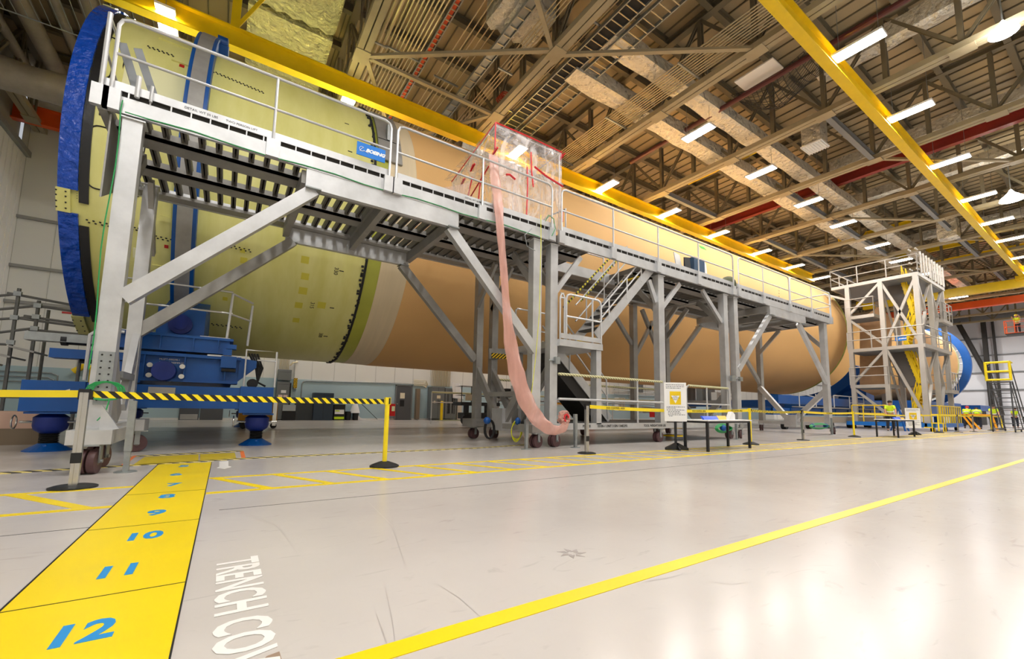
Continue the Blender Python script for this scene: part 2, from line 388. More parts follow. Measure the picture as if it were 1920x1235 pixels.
# struts between truss nodes (in line with the rocket)
NODE = [-12.7+3.8*i for i in range(10)]          # chord nodes: ... 6.3, 10.1, 13.9
sm = {}
def strut(i, y, label):
    x0 = TX[i]+.16; t = tag(MB().ibeam((x0,y,CZ+.12), (x0+4.98,y,CZ+.12), .2, .26, .02).build('chord_strut', GREYB), label, 'steel strut', 'struts between roof trusses')
for i in range(6, 14):
    for k, y in enumerate((6.3, 10.1, 13.9)):
        if (i + k) % 2 == 0 or i in (8, 9): strut(i, y, 'grey strut from the %s truss past the conduits, %s row from the rocket' % (ordinal(i-6) if i >= 6 else 'x', ordinal(2-k)))
# slanting wind braces at chord level on the left bays
def brace(a, b_, label):
    tag(MB().bar(a, b_, .14, .1).build('wind_brace', TRUSS), label, 'wind brace', 'wind braces between the roof trusses')
z = CZ+.06
brace((TX[3]+.15,13.9,z), (TX[4]-.15,13.9,z), 'tan brace running straight above the rocket join, parallel to the rocket')
brace((TX[3]+.15,13.9,z), (TX[4]-.15,10.1,z), 'tan brace slanting over the rocket join towards the camera')
brace((TX[3]+.15,13.9,z), (TX[3]+2.2,17.6,z), 'thin tan brace dropping behind the yellow crane rail near the rocket join')
brace((TX[3]+.15,6.3,z), (TX[4]-.15,10.1,z), 'tan brace slanting across the top of the photo left of the cable ladders')
brace((TX[4]+.15,10.1,z), (TX[5]-.15,6.3,z), 'tan brace slanting over the cable ladders')
brace((TX[4]-.15,13.9,z), (TX[4]-2.6,17.6,z), 'tan brace behind the crane rail left of the plastic tent')
for i, (a, b_) in enumerate((((9,6.3),(8,10.1)), ((10,10.1),(9,13.9)), ((8,2.5),(7,6.3)), ((11,2.5),(10,6.3)), ((12,6.3),(11,10.1)))):
    brace((TX[a[0]]+.15,a[1],z), (TX[b_[0]]-.15,b_[1],z), 'thin tan brace slanting between trusses, %s counting away from the conduits' % ordinal(i))

# ------------------------------------------------------------------ crane rails
t = thing('crane_runway_rail', 'long yellow crane rail hanging right above the rocket', 'crane rail', (15,15.2,12), 'yellow crane rails')
MB().ibeam((-8,15.2,12.25), (40.5,15.2,12.25), .32, .66, .035).build('rail_beam', YEL, t)
for x in (-3.95, -.62, TX[4], TX[5], TX[6], TX[7], TX[8], TX[9], TX[10]):
    MB().box(x-.12, x+.12, 15.14, 15.26, 12.58, RZ-.05 if x < 0 else 12.75).build('hanger', YEL, t)
    if x < 0: MB().bar((x,15.2,12.6), (x+1.2,15.2,15.2), .05, .1).build('hanger_brace', YEL, t)
t = thing('crane_runway_rail', 'yellow crane rail crossing the open ceiling at the right', 'crane rail', (30,4.95,12), 'yellow crane rails')
MB().ibeam((3,4.93,12.25), (54,4.93,12.25), .3, .6, .035).build('rail_beam', YEL, t)
for i in range(3, 13):
    MB().box(TX[i]-.1, TX[i]+.1, 4.87, 4.99, 12.55, 12.6).build('hanger', YEL, t)
t = thing('bridge_crane', 'yellow crane girder spanning across the hall far above the tower', 'crane girder', (52,8,11))
MB().box(51.6, 52.1, 3.0, 15.2, 11.15, 11.85).build('girder', YEL, t); MB().box(51.3, 52.4, 4.5, 5.3, 11.7, 12.0).build('end_truck', YEL, t); MB().box(51.3, 52.4, 14.8, 15.6, 11.6, 11.95).build('end_truck', YEL, t)
t = thing('bridge_crane', 'orange crane girder spanning across the hall behind the yellow girder', 'crane girder', (56,8,11))
MB().box(56.0, 56.6, -2, 22, 10.75, 11.35).build('girder', ORA, t)
tag(MB().ibeam((-13,25.6,12.9), (-4,25.6,12.9), .3, .75, .05).build('crane_runway_rail', ORA), 'orange crane rail on the back wall at far left', 'crane rail')
for i, (x, y0, y1, z) in enumerate(((21.2, 9.4, 13.9, 14.0), (38, 8.2, 12.4, 14.0), (47, 2, 9, 13.2), (45.5, 6, 11, 13.9))):
    tag(MB().ibeam((x,y0,z), (x,y1,z), .2, .3, .03).build('monorail_beam', YEL), 'short yellow monorail beam up between trusses, %s from the conduits' % ordinal(i), 'hoist beam', 'short yellow hoist beams in the roof')
for i, (x, y0, y1, z, r) in enumerate(((16.0, 1.5, 13.6, 13.2, .1), (20.6, 1.2, 13.8, 13.6, .1))):
    tag(MB().tube((x,y0,z), (x,y1,z), r, 10).build('sprinkler_main', mat('maroon_pipe_%d' % i, (92,44,44), .45)), ['dark red sprinkler pipe nearest the conduits, high in the roof', 'dark red sprinkler pipe one truss further from the conduits'][i], 'pipe')
tag(MB().ibeam((28.2,2,14.1), (28.2,18,14.1), .3, .5, .04).build('roof_cross_beam', REDB), 'thick oxide red steel beam crossing high between trusses', 'steel beam')

# ------------------------------------------------------------------ ducts
def sleeve(mb, x0, x1, y0, y1, z0, z1, n, jit, ax='x'):
    # quilted rectangular sleeve, slightly sagging panel edges
    rings = []
    N = n+1; k = 5
    for i in range(N):
        tt = i/n; sw = jit*(1 if i % 2 else -.3)
        ring = []
        cy, cz = (y0+y1)/2, (z0+z1)/2; hy, hz = (y1-y0)/2+sw, (z1-z0)/2+sw
        for (u, v) in [(-1,-1),(-.5,-1.06),(0,-1.1),(.5,-1.06),(1,-1),(1.04,0),(1,1),(0,1.05),(-1,1),(-1.04,0)]:
            j = random.uniform(-jit, jit)*.6
            ring.append((x0+(x1-x0)*tt, cy+u*hy+j, cz+v*hz+j) if ax == 'x' else (cy+u*hy+j, x0+(x1-x0)*tt, cz+v*hz+j))
        rings.append(ring)
    kk = 10; vs = [v for g in rings for v in g]
    fs = [(i*kk+j, i*kk+(j+1)%kk, (i+1)*kk+(j+1)%kk, (i+1)*kk+j) for i in range(N-1) for j in range(kk)]
    fs += [tuple(range(kk-1,-1,-1)), tuple((N-1)*kk+j for j in range(kk))]
    return mb.add(vs, fs)
def duct(label, *a, mt=None, n=40, jit=.03, ax='x'):
    return tag(sleeve(MB(), *a, n, jit, ax).build('air_duct', mt or DUCTM, None, True), label, 'air duct')
duct('silver foil wrapped duct in line with the rocket, nearer the camera', 9.6, 62, 8.9, 9.55, 13.15, 13.6)
duct('silver foil wrapped duct in line with the rocket, just behind the nearer one', 9.6, 62, 10.55, 11.25, 13.0, 13.5)
duct('silver duct running across the hall between trusses at upper right', -2, 9, 27.0, 27.5, 14.3, 14.8, n=16, ax='y')
duct('second silver duct crossing the hall further along', -2, 12.5, 32.4, 32.9, 14.3, 14.8, n=18, ax='y')
duct('silver duct crossing the hall above the work tower', -2, 14, 43.2, 43.8, 14.3, 14.8, n=20, ax='y')
duct('low silver duct at the right edge of the roof', -3, 6.5, 18.8, 19.4, 14.3, 14.9, n=14, ax='y')
duct('large gold tinted foil panel duct above the rocket, lower one', -.35, 2.3, 18.0, 20.4, 14.1, 14.6, mt=DUCTY, n=10, jit=.05)
duct('large gold tinted foil panel duct above the rocket, middle one', -.35, 2.3, 15.7, 17.7, 14.1, 14.6, mt=DUCTY, n=10, jit=.05)
duct('large gold tinted foil panel duct above the rocket, cut by the top edge', -.35, 2.3, 13.0, 15.4, 14.1, 14.6, mt=DUCTY, n=10, jit=.05)
duct('puffy silver elbow duct over the plastic tent', 6.2, 8.0, 9.8, 11.2, 13.4, 14.3, n=8, jit=.06)
t = thing('air_duct', 'boxy silver duct drop with a louvred grille, hanging at right of centre', 'air duct', (20.5,7.2,12.2))
sleeve(MB(), 20.0, 20.75, 6.9, 7.6, 12.4, 13.6, 6, .03).build('duct_sleeve', DUCTM, t, True); mb = MB().box(19.95, 20.8, 6.85, 7.65, 12.3, 12.36)
for i in range(8): mb.bar((19.98, 6.9+.1*i, 12.27), (20.77, 6.9+.1*i, 12.27), .02, .05)
mb.build('grille', WHT, t)
t = thing('air_duct', 'boxy silver duct drop above the far work tower', 'air duct', (38,4.7,12.2))
sleeve(MB(), 37.4, 38.3, 6.0, 6.9, 12.2, 13.4, 6, .03).build('duct_sleeve', DUCTM, t, True)
mb = MB().path([(-7.9,20.3,11.55)]+[(-7.6+.7*i,20.3,11.55+.03*(i%2)) for i in range(11)], .5, 18, rr=[.5]+[.5+.025*(i%2) for i in range(11)])
tag(mb.build('round_air_duct', GDUCT, None, True), 'fat round grey cloth wrapped duct at upper left', 'air duct')
for i in range(7):
    y0 = 14.5+random.uniform(-1, 1); x = -9.6+.95*i
    tag(MB().tube((x, 12.5+random.uniform(-3,1), 14.1), (x+.1, 24.5, 14.1), .28 if i % 2 else .16, 12).build('roof_pipe', GDUCT, None, True), 'grey insulated pipe up in the dark left roof, %s from the left' % ordinal(i), 'pipe', 'insulated pipes in the left roof')
t = thing('cable_ladder', 'wire mesh cable tray high at the top left corner', 'cable tray', (-4,16,12.6))
mb = MB()
for y in (14.0, 16.4, 18.6): mb.tube((-8,y,12.7), (-2.6,y,12.7), .02, 6)
for i in range(22): mb.tube((-8+.25*i,14.0,12.7), (-8+.25*i,18.6,12.7), .012, 5)
mb.build('tray_grid', GALV, t)

# conduits and trays (running across the hall)
def bundle(label, xs, y0, y1, z, r, hang):
    t = thing('conduit_rack', label, 'conduit rack', (xs[0], (y0+y1)/2, z))
    me = {}
    for x in xs:
        rr = r if not isinstance(r, dict) else r.get(x, .03)
        if rr not in me: me[rr] = MB().tube((0,y0,0), (0,y1,0), rr, 8).mesh('conduit', COND, True)
        o = bpy.data.objects.new('conduit', me[rr]); COL.objects.link(o); o.parent = t; o.location = (x-xs[0], -(y0+y1)/2, 0)
    for y in hang: MB().box(xs[0]-.12, xs[-1]+.12, y-.03, y+.03, z-.1, z-.05).build('trapeze_bar', GALV, t)
    return t
bundle('fan of ten bare conduits crossing the roof right of the plastic tent', [12.25+.115*i for i in range(10)], -6, 17, 12.9, .024, (8.2, 11.6, 15))
bundle('bundle of pale conduits crossing the roof above the rocket join', [3.85+.13*i for i in range(9)], 4, 19, 13.5, .028, (9, 14))
bundle('pair of thick pale pipes beside the conduit bundle above the rocket join', [3.5, 3.68], 4, 19, 13.45, .065, (9, 14))
bundle('loose run of thin conduits left of the cable ladders', [8.75+.16*i for i in range(4)], -2, 20, 13.3, .02, (9, 14))
bundle('run of thin conduits beyond the orange tray', [5.9+.2*i for i in range(5)], 2, 19, 13.7, .022, (10, 14.5))
bundle('cluster of thin conduits against the truss left of the plastic tent', [7.3+.12*i for i in range(4)], 6, 22, 12.95, .02, (12, 16))
bundle('grey conduits crossing between trusses at upper centre', [14.6+.18*i for i in range(3)], 1, 16, 13.8, .03, (6, 11))
def ladder(label, x, z, w_, y0, y1, filled=None, step=.3):
    t = thing('cable_ladder', label, 'cable tray', (x, (y0+y1)/2, z))
    MB().box(x-w_/2-.02, x-w_/2+.02, y0, y1, z-.05, z+.06).build('side_rail', GALV, t); MB().box(x+w_/2-.02, x+w_/2+.02, y0, y1, z-.05, z+.06).build('side_rail', GALV, t)
    mb = MB(); y = y0
    while y < y1: mb.box(x-w_/2, x+w_/2, y, y+.03, z-.04, z-.01); y += step
    mb.build('rung', COND, t)['kind'] = 'stuff'
    if filled: MB().box(x-w_/2+.04, x+w_/2-.04, y0, y1, z, z+.07).build('cable_bed', filled, t)
ladder('cable ladder filled with black cables, above the plastic tent', 9.45, 13.1, .55, 1, 18, BLK, .3)
ladder('empty cable ladder beside the black cable ladder', 10.25, 13.1, .6, 1, 18, None, .3)
ladder('cable tray with orange cables above the rocket join', 5.15, 13.55, .2, 4, 19, mat('orange_cable', (214,84,44), .6), .22)
ladder('narrow grey cable tray left of the plastic tent', 6.9, 13.2, .3, 3, 19, GALV, .4)
t = thing('hose_coil', 'bundle of orange red cord hanging on the cable ladder above the tent', 'cord', (8.0,13.5,12.9))
mb = MB()
for k in range(5): mb.path([V((8.35+.32*math.cos(a*PI/6), 13.1+.1*k, 13.0+.14*math.sin(a*PI/6))) for a in range(12)], .025, 6, closed=True)
mb.build('coil', mat('orange_red_cord', (176,66,36), .6), t)
# hoist net
t = thing('hanging_net', 'dark net bag sagging below a white panel high under the roof', 'net', (16.5,7.6,13))
c = V((16.9,7.2,13.2)); mb = MB()
for i in range(15):
    for kk in range(2):
        pts = []
        for j in range(11):
            u, v = (i/14, j/10) if kk else (j/10, i/14)
            pts.append(c+V(((u-.5)*1.6, (v-.5)*2.6, -.55*(1-(2*u-1)**2)*(1-(2*v-1)**2)+.4*abs(2*v-1))))
        mb.path(pts, .012, 4)
mb.build('net', DARKS, t); MB().box(15.4, 16.2, 6.6, 8.0, 13.5, 13.55).build('panel', WHT, t)

# ------------------------------------------------------------------ lamps
lamp_me = {}
lamp_me['housing'] = MB().box(-.24, .24, -.64, .64, .0, .07).box(-.05,.05,-.5,.5,.07,.12).mesh('housing', WHT)
lamp_me['diffuser'] = MB().box(-.21, .21, -.6, .6, -.015, .0).mesh('diffuser', LAMPM)
lamp_me['wire'] = MB().tube((0,-.5,.1), (0,-.5,2.85), .008, 4).tube((0,.5,.1), (0,.5,2.85), .008, 4).mesh('suspension_wire', GALV)
AL = bpy.data.lights.new('strip_light', 'AREA'); AL.shape = 'RECTANGLE'; AL.size = .42; AL.size_y = 1.2; AL.energy = 140; AL.color = (1, .975, .94); AL.spread = math.radians(175)
AL2 = AL.copy(); AL2.energy = 30; AL3 = AL.copy(); AL3.energy = 480
def lamp(x, y, z, label, group='white strip lights under the roof', light=True, data=None):
    t = thing('strip_light', label, 'ceiling light', (x, y, z), group)
    for n_, k in (('housing','housing'),('diffuser','diffuser'),('suspension_wire','wire')):
        o = bpy.data.objects.new(n_, lamp_me[k]); COL.objects.link(o); o.parent = t
    if light:
        o = bpy.data.objects.new('lamp_glow', data or AL); COL.objects.link(o); o.parent = t; o.location = (0, 0, -.03)
for i, x in enumerate((15.5, 20.6, 26.2, 31.7, 36.6, 41.0, 46.3, 51.6)): lamp(x, 4.2, 12.2, 'white strip light in the row beside the right yellow crane rail, %s from the conduits' % ordinal(i))
for i, x in enumerate((15.3, 20.35, 25.4, 30.0, 35.8, 40.6, 46.0)): lamp(x, 9.5, 12.2, 'white strip light in the middle row, %s from the conduits' % ordinal(i))
lamp(56.6, 9.4, 12.0, 'white strip light beneath the far orange crane girder')
for i, x in enumerate((15.4, 20.5, 25.5, 30.9, 36.0, 40.8)): lamp(x, 14.65, 12.2, 'white strip light next to the crane rail over the rocket, %s from the tent' % ordinal(i))
lamp(10.0, 15.0, 12.2, 'white strip light glaring through the top of the clear plastic tent')
lamp(3.0, 15.9, 12.2, 'white strip light by the crane rail above the rocket join')
lamp(-2.3, 15.6, 12.2, 'white strip light at the blue wrapped end of the rocket')
for i, x in enumerate((-4, 1.3, 6.6, 12, 22, 32, 42)):
    for k, y in enumerate((-1, -8)): lamp(x, y, 12.2, 'white strip light added out of view over the floor behind the camera', 'strip lights added out of view', data=AL2 if x > 2 else AL)  # unseen strip lights, added to light the hall
for i, x in enumerate((-.4, 4.9, 10.2)): lamp(x, 4.0, 12.2, 'white strip light added out of view above the floor over the camera', 'strip lights added out of view')  # unseen lamps added to light the left stand and rocket side
for i, x in enumerate((4, 12, 20, 30, 40, 55)): lamp(x, 22.5, 12.2, 'white strip light behind the rocket along the back wall, %s from the left' % ordinal(i), 'strip lights over the back aisle')
for i, (x, y) in enumerate(((62, 2), (62, 12), (70, 6), (72, 16))): lamp(x, y, 12.2, 'white strip light added to brighten the far end wall, %s outward' % ordinal(i), 'strip lights added for the far end wall', data=AL3)  # strip lights added to brighten the end wall
def dome(px, py, z, s_, label):
    p = oz(px, py, z); t = thing('high_bay_lamp', label, 'ceiling light', p)
    MB().lathe([(.04*s_,.5*s_),(.08*s_,.42*s_),(.12*s_,.35*s_),(.36*s_,.12*s_),(.4*s_,0)], p, 20).build('shade', LAMPM, t, True)
    MB().tube(p+V((0,0,.5*s_)), p+V((0,0,3.0)), .02, 6).build('rod', GALV, t)
dome(1882, 62, 12.2, .8, 'round white dome lamp at the upper right corner')
dome(1897, 375, 12.0, 1.1, 'round white dome lamp right of the yellow crane rail')
SCUF = mat('faint_scuff', (168,160,155), .5, 0, .1, 9)
def scuff(pts, w_):
    P = [oz(*p) for p in pts]; vs = []; n = len(P)
    for i, p in enumerate(P):
        a = (P[min(i+1,n-1)]-P[max(i-1,0)]).normalized(); s_ = V((-a.y, a.x, 0))*w_*(.3 if i in (0,n-1) else 1)
        vs += [p-s_+V((0,0,.0008)), p+s_+V((0,0,.0008))]
    return vs, [(2*i,2*i+1,2*i+3,2*i+2) for i in range(n-1)]
mb = MB()
for pts, w_ in (([(690,940),(735,985),(760,1060)],.002), ([(705,1150),(718,1185),(735,1235)],.0025), ([(722,1100),(735,1160),(745,1235)],.002), ([(1010,1000),(1040,992),(1068,986)],.004), ([(975,1012),(1005,1016),(1030,1012)],.004), ([(1560,945),(1630,938),(1710,940)],.008), ([(1330,1090),(1370,1096),(1400,1092)],.002), ([(1590,1030),(1640,1050),(1660,1080)],.002), ([(450,960),(520,985),(560,1040)],.0015), ([(820,1095),(860,1120),(905,1160)],.002), ([(1210,1090),(1250,1084),(1280,1076)],.003)): mb.add(*scuff(pts, w_))
tag(mb.build('floor_scuffs', SCUF), 'faint grey scuff marks scattered over the open floor', 'scuff marks', None, 'stuff')
# ------------------------------------------------------------------ rocket
YC, ZC, RR = 15.24, 6.49, 4.2
def rp(X, a, R=RR):
    a = math.radians(a); return V((X, YC-R*math.cos(a), ZC+R*math.sin(a)))
def cyl(px, py, R=RR):
    d = ray(px, py); a = d.y**2+d.z**2; b_ = -2*(d.y*YC+d.z*(ZC-CAMH)); c = YC**2+(ZC-CAMH)**2-R*R
    D = max(0, b_*b_-4*a*c); tt = (-b_-D**.5)/(2*a); p = V((0,0,CAMH))+d*tt
    return p.x, math.degrees(math.atan2(p.z-ZC, -(p.y-YC)))
def barrel(mb, prof, n=128, m=0):
    vs = []; fs = []
    for (x, r) in prof:
        for j in range(n): vs.append(rp(x, 360*j/n, r))
    for i in range(len(prof)-1):
        for j in range(n): fs.append((i*n+j, (i+1)*n+j, (i+1)*n+(j+1)%n, i*n+(j+1)%n))
    return mb.add(vs, fs, m)
def arc(mb, x0, x1, a0, a1, R0, R1, n=None, m=0):
    n = n or max(2, int(abs(a1-a0)/3)); vs = []; fs = []
    for i in range(n+1):
        a = a0+(a1-a0)*i/n
        vs += [rp(x0,a,R0), rp(x1,a,R0), rp(x1,a,R1), rp(x0,a,R1)]
    for i in range(n):
        k = i*4
        for j in range(4): fs.append((k+j, k+(j+1)%4, k+4+(j+1)%4, k+4+j))
    fs += [(0,1,2,3), (n*4+3,n*4+2,n*4+1,n*4)]
    return mb.add(vs, fs, m)
GREENP = mat('yellow_green_primer', (216,211,122), .4, 0, .10, .9, c2=(230,226,150), stretch=(2.5,.6,.6))
GREEN2 = mat('olive_primer_band', (176,180,70), .45, 0, .1, 1.5)
FOAM = mat('orange_tan_foam', (224,178,116), .75, 0, .05, .35, bump=.25, bscale=60)
FOAMD = mat('orange_tan_foam_dome', (204,158,100), .8, 0, .08, 1.2, bump=.4, bscale=30)
WBAND = mat('chalky_primer_band', (222,204,170), .6, 0, .08, 1.0, stretch=(6,.3,.3))
PLATE = mat('pale_panel', (238,236,190), .25)  # pale colour carries the highlight of the reflective access panel
t = thing('rocket_core_stage', 'giant rocket stage lying on its side, yellow green primer end and orange tan foam tank', 'rocket', (15,YC,ZC))
ROCK = t
barrel(MB(), [(-2.93,3.9),(-2.93,4.2),(-1,4.2),(0,4.2),(1.5,4.2),(2.6,4.2),(2.86,4.2),(2.86,4.0)]).build('engine_section', GREENP, t, True)
barrel(MB(), [(-2.9,3.85),(-2.2,3.6),(-2.1,.1)]).build('aft_bulkhead', GREEN2, t, True)
barrel(MB(), [(2.86,4.0),(2.86,4.19),(3.27,4.19),(3.27,4.0)]).build('joint_band', GREEN2, t, True)
barrel(MB(), [(3.27,4.0),(3.27,4.2),(4.07,4.21),(4.07,4.0)]).build('primer_band', WBAND, t, True)
barrel(MB(), [(4.05,4.1),(4.05,4.215)]+[(4.3+3*i,4.22) for i in range(10)]+[(34.2,4.22),(34.5,4.16),(34.5,4.0)]).build('fuel_tank_barrel', FOAM, t, True)
dm = [(34.45+3.0*math.sin(a*PI/24), .02+4.06*math.cos(a*PI/24)) for a in range(13)]
barrel(MB(), dm).build('tank_dome', FOAMD, t, True)
mb = MB(); arc(mb, 34.25, 34.42, 0, 360, 4.2, 4.235, 120); mb.build('dome_edge_band', GREEN2, t, True)
mb = MB()
for i in range(150):
    a = -100+i*1.35+random.uniform(-.4,.4)
    if random.random() < .8: c = rp(2.84+random.uniform(-.05,.05), a, 4.21); mb.box(c.x-.03, c.x+.03, c.y-.025, c.y+.025, c.z-.025, c.z+.025)
arc(mb, 2.85, 2.91, 0, 360, 4.19, 4.225, 120)
mb.build('joint_ring', BLK, t)
# film wrap at the left end
for a0, a1 in ((56,100),(-22,51),(-62,-28)):
    arc(MB(), -2.96, -2.68, a0, a1, 4.16, 4.26).build('wrap_film', BLUEW, t, True); arc(MB(), -2.67, -2.53, a0+(3 if a0 > 0 else -3), a1-3, 4.18, 4.235).build('seal_strip', BLACKW, t, True)
for a0, a1 in ((-28,-22),(51,56),(-76,-62)):
    arc(MB(), -2.98, -2.78, a0, a1, 4.18, 4.28).build('clip_plate', GREENP, t, True)
mb = MB()
for a in (-27,-25.5,-24,-22.8, 52,53.5,55, -64,-67,-70):
    for x in (-2.97,-2.84): c = rp(x, a, 4.285); mb.sphere(c, .016, 6)
mb.build('clip_bolt', INK, t)
# rows of fasteners
mb = MB()
def dots(pts, nx, a_off, r=.018):
    for (p, q, n) in pts:
        X0, A0 = cyl(*p); X1, A1 = cyl(*q)
        for i in range(n):
            f = i/(n-1)
            for k in range(2):
                c = rp(X0+(X1-X0)*f+(.03 if k else 0), A0+(A1-A0)*f-k*a_off, 4.203); mb.sphere(c, r, 6, sz=.7)
dots([((278,87),(322,103),6), ((398,133),(491,172),14), ((163,412),(200,419),4), ((245,425),(260,428),3), ((283,440),(330,451),6), ((403,453),(467,468),8), ((370,603),(450,613),10)], 0, .62, .022)
for (X0, X1, A0, A1) in ((-2.5,-2.45,9,22),(-2.6,-2.55,-22,2)):
    for i in range(46): c = rp(X0-.1, A0-2+(A1-A0+4)*i/45, 4.203); mb.sphere(c, .008, 5)
o = mb.build('fastener_rows', INK, t); o['kind'] = 'stuff'
def rpanel(X0, X1, A0, A1, lab=None, fill=None, r=.14):
    ra = math.degrees(r/4.2); pts = []
    for (cx, ca, st) in ((X1-r,A1-ra,0),(X0+r,A1-ra,90),(X0+r,A0+ra,180),(X1-r,A0+ra,270)):
        for k in range(5):
            th = math.radians(st+k*22.5); pts.append((cx+r*math.cos(th), ca+ra*math.sin(th)))
    o = MB().path([rp(x, a, 4.205) for x, a in pts], .014, 5, closed=True).build('access_panel_edge', INK, t)
    if fill: arc(MB(), X0+.03, X1-.03, A0+.4, A1-.4, 4.195, 4.206).build('access_panel', fill, t, True)
rpanel(-2.56, -1.75, -20.5, -4, r=.13); rpanel(-2.25, -1.2, 5.5, 21, fill=PLATE); rpanel(-2.62, -2.4, 10, 27)
for (px, py, w_, h_, mt) in ((200,213,.16,.07,WHT),(188,213,.035,.07,INK),(341,124,.09,.09,RED),(312,462,.07,.07,RED),(262,475,.22,.22,PLATE),(215,243,.09,.1,mat('pink_label',(226,190,170),.6))):
    X, A = cyl(px, py); ha = math.degrees(h_/2/4.2); arc(MB(), X-w_/2, X+w_/2, A-ha, A+ha, 4.2, 4.212, 2).build('label_patch', mt, t)
for (p, q) in (((298,72),(375,97)), ((322,112),(356,124)), ((300,410),(325,415)), ((285,500),(322,500))):
    X0, A0 = cyl(*p); X1, A1 = cyl(*q); mb = MB(); arc(mb, X0, X1, A0-.5, A0+.9, 4.2, 4.235, 2); mb.build('external_rail', GREENP, t, True)
for (px, py, r_) in ((457,488,.07),(572,487,.09),(572,518,.09),(568,545,.1),(560,572,.09),(555,600,.08),(603,572,.1),(422,560,.05),(455,470,.05)):
    X, A = cyl(px, py); d_ = math.degrees(r_/4.2); arc(MB(), X-r_, X+r_, A-d_, A+d_, 4.2, 4.2035, 2).build('primer_patch', mat('patch_primer', (214,204,70), .5) if 'patch_primer' not in MATS else MATS['patch_primer'], t)
for (px, py, s_, tx, ty) in ((630,508,'330',640,508), (585,572,'315',622,577), (601,628,'300',610,630), (640,230,'345',650,232), (648,282,'0',656,284)):
    X, A = cyl(px, py); c = rp(X, A, 4.206); tn = (rp(X, A-1)-rp(X, A+1)).normalized()
    if s_ in ('330','315','300'): place_text('station_number', s_, .14, INK, c, tn, (1,0,0), t, ext=.001)
    X, A = cyl(tx, ty); arc(MB(), X-.05, X+.06, A-.16, A+.16, 4.2, 4.207, 2).build('station_mark', INK, t)
arc(MB(), 2.97, 3.62, 14, 47, 4.22, 4.27).build('joint_cover', ALUD, t, True)
arc(MB(), 2.98, 3.6, 24, 24.3, 4.27, 4.275, 2).build('joint_cover_seam', INK, t); MB().box(3.22, 3.34, YC-4.35*math.cos(math.radians(27))-.05, YC-4.2*math.cos(math.radians(27)), 8.25, 8.75).build('latch', GALV, t)
X, A = cyl(1317, 465); arc(MB(), X-.25, X+.2, A-1.6, A+1.6, 4.22, 4.232, 2).build('green_tape_patch', mat('green_tape', (70,180,70), .5), t)
arc(MB(), 3.75, 4.0, 5.5, 6.3, 4.215, 4.222, 2).build('blue_tape', mat('teal_tape', (60,130,150), .5), t)
for k in range(5):
    X, A = cyl(1460, 540+5.2*k); arc(MB(), X-.04, X+.04, A-.25, A+.25, 4.22, 4.226, 2).build('scale_mark', INK, t)
mb = MB()
rings = []
for i in range(26):
    X = 6.4+.19*i; j = random.uniform(-.03,.05); rings.append([rp(X, a, r+(j if r > 4.3 else 0)) for a, r in ((60,4.2),(60,4.36),(64,4.42),(70,4.38),(72,4.2))])
vs = [v for g in rings for v in g]; mb.add(vs, [(i*5+j, i*5+j+1, (i+1)*5+j+1, (i+1)*5+j) for i in range(25) for j in range(4)]); mb.build('foil_tunnel_cover', DUCTM, t, True)

t = thing('support_ring', 'grey and blue steel hoop clasping the yellow green rocket end', 'ring', (-1,YC,ZC))
arc(MB(), -1.13, -.86, -180, 180, 4.45, 4.52, 120).build('strap_face', ALUD, t, True)
arc(MB(), -1.2, -1.13, -180, 180, 4.22, 4.5, 120).build('ring_flange', BLUE, t, True); arc(MB(), -.86, -.79, -180, 180, 4.22, 4.5, 120).build('ring_flange', BLUE, t, True)
for a in (58, 62): 
    mb = MB(); c = rp(-.8, a, 4.45); mb.lathe([(.16,-.06),(.16,.16),(.1,.16),(.1,-.06)], c, 20, axis='x'); mb.build('lifting_lug', BLUE, t, True)
arc(MB(), -.84, -.6, 50, 57, 4.2, 4.42).build('lug_block', BLUE, t, True)

t = thing('rocket_section', 'second orange tan rocket section behind the work tower, ending in a blue ring', 'rocket', (58,YC,ZC))
barrel(MB(), [(49+3.2*(1-math.cos(a*PI/20)), .02+4.1*math.sin(a*PI/20)) for a in range(11)]+[(53,4.2),(60,4.2),(63.5,4.2)]).build('section_barrel', FOAM, t, True)
barrel(MB(), [(63.5,4.2),(64,4.21),(64.4,4.0)]).build('primer_edge', GREENP, t, True)
barrel(MB(), [(64.0,3.6),(64.0,4.0),(65.3,3.9),(66.2,3.0),(66.7,1.2),(66.8,.1)]).build('section_dome', FOAMD, t, True)
arc(MB(), 65.2, 65.6, -180, 180, 4.25, 4.9, 96).build('blue_ring', BLUE, t, True)
mb = MB()
for i in range(36): mb.tube(rp(65.3, i*10, 4.0), rp(65.35, i*10, 4.4), .04, 5)
mb.build('ring_spoke', ALU, t)
arc(MB(), 64.35, 64.4, 10, 16, 4.0, 4.03, 2).build('target_mark', INK, t)

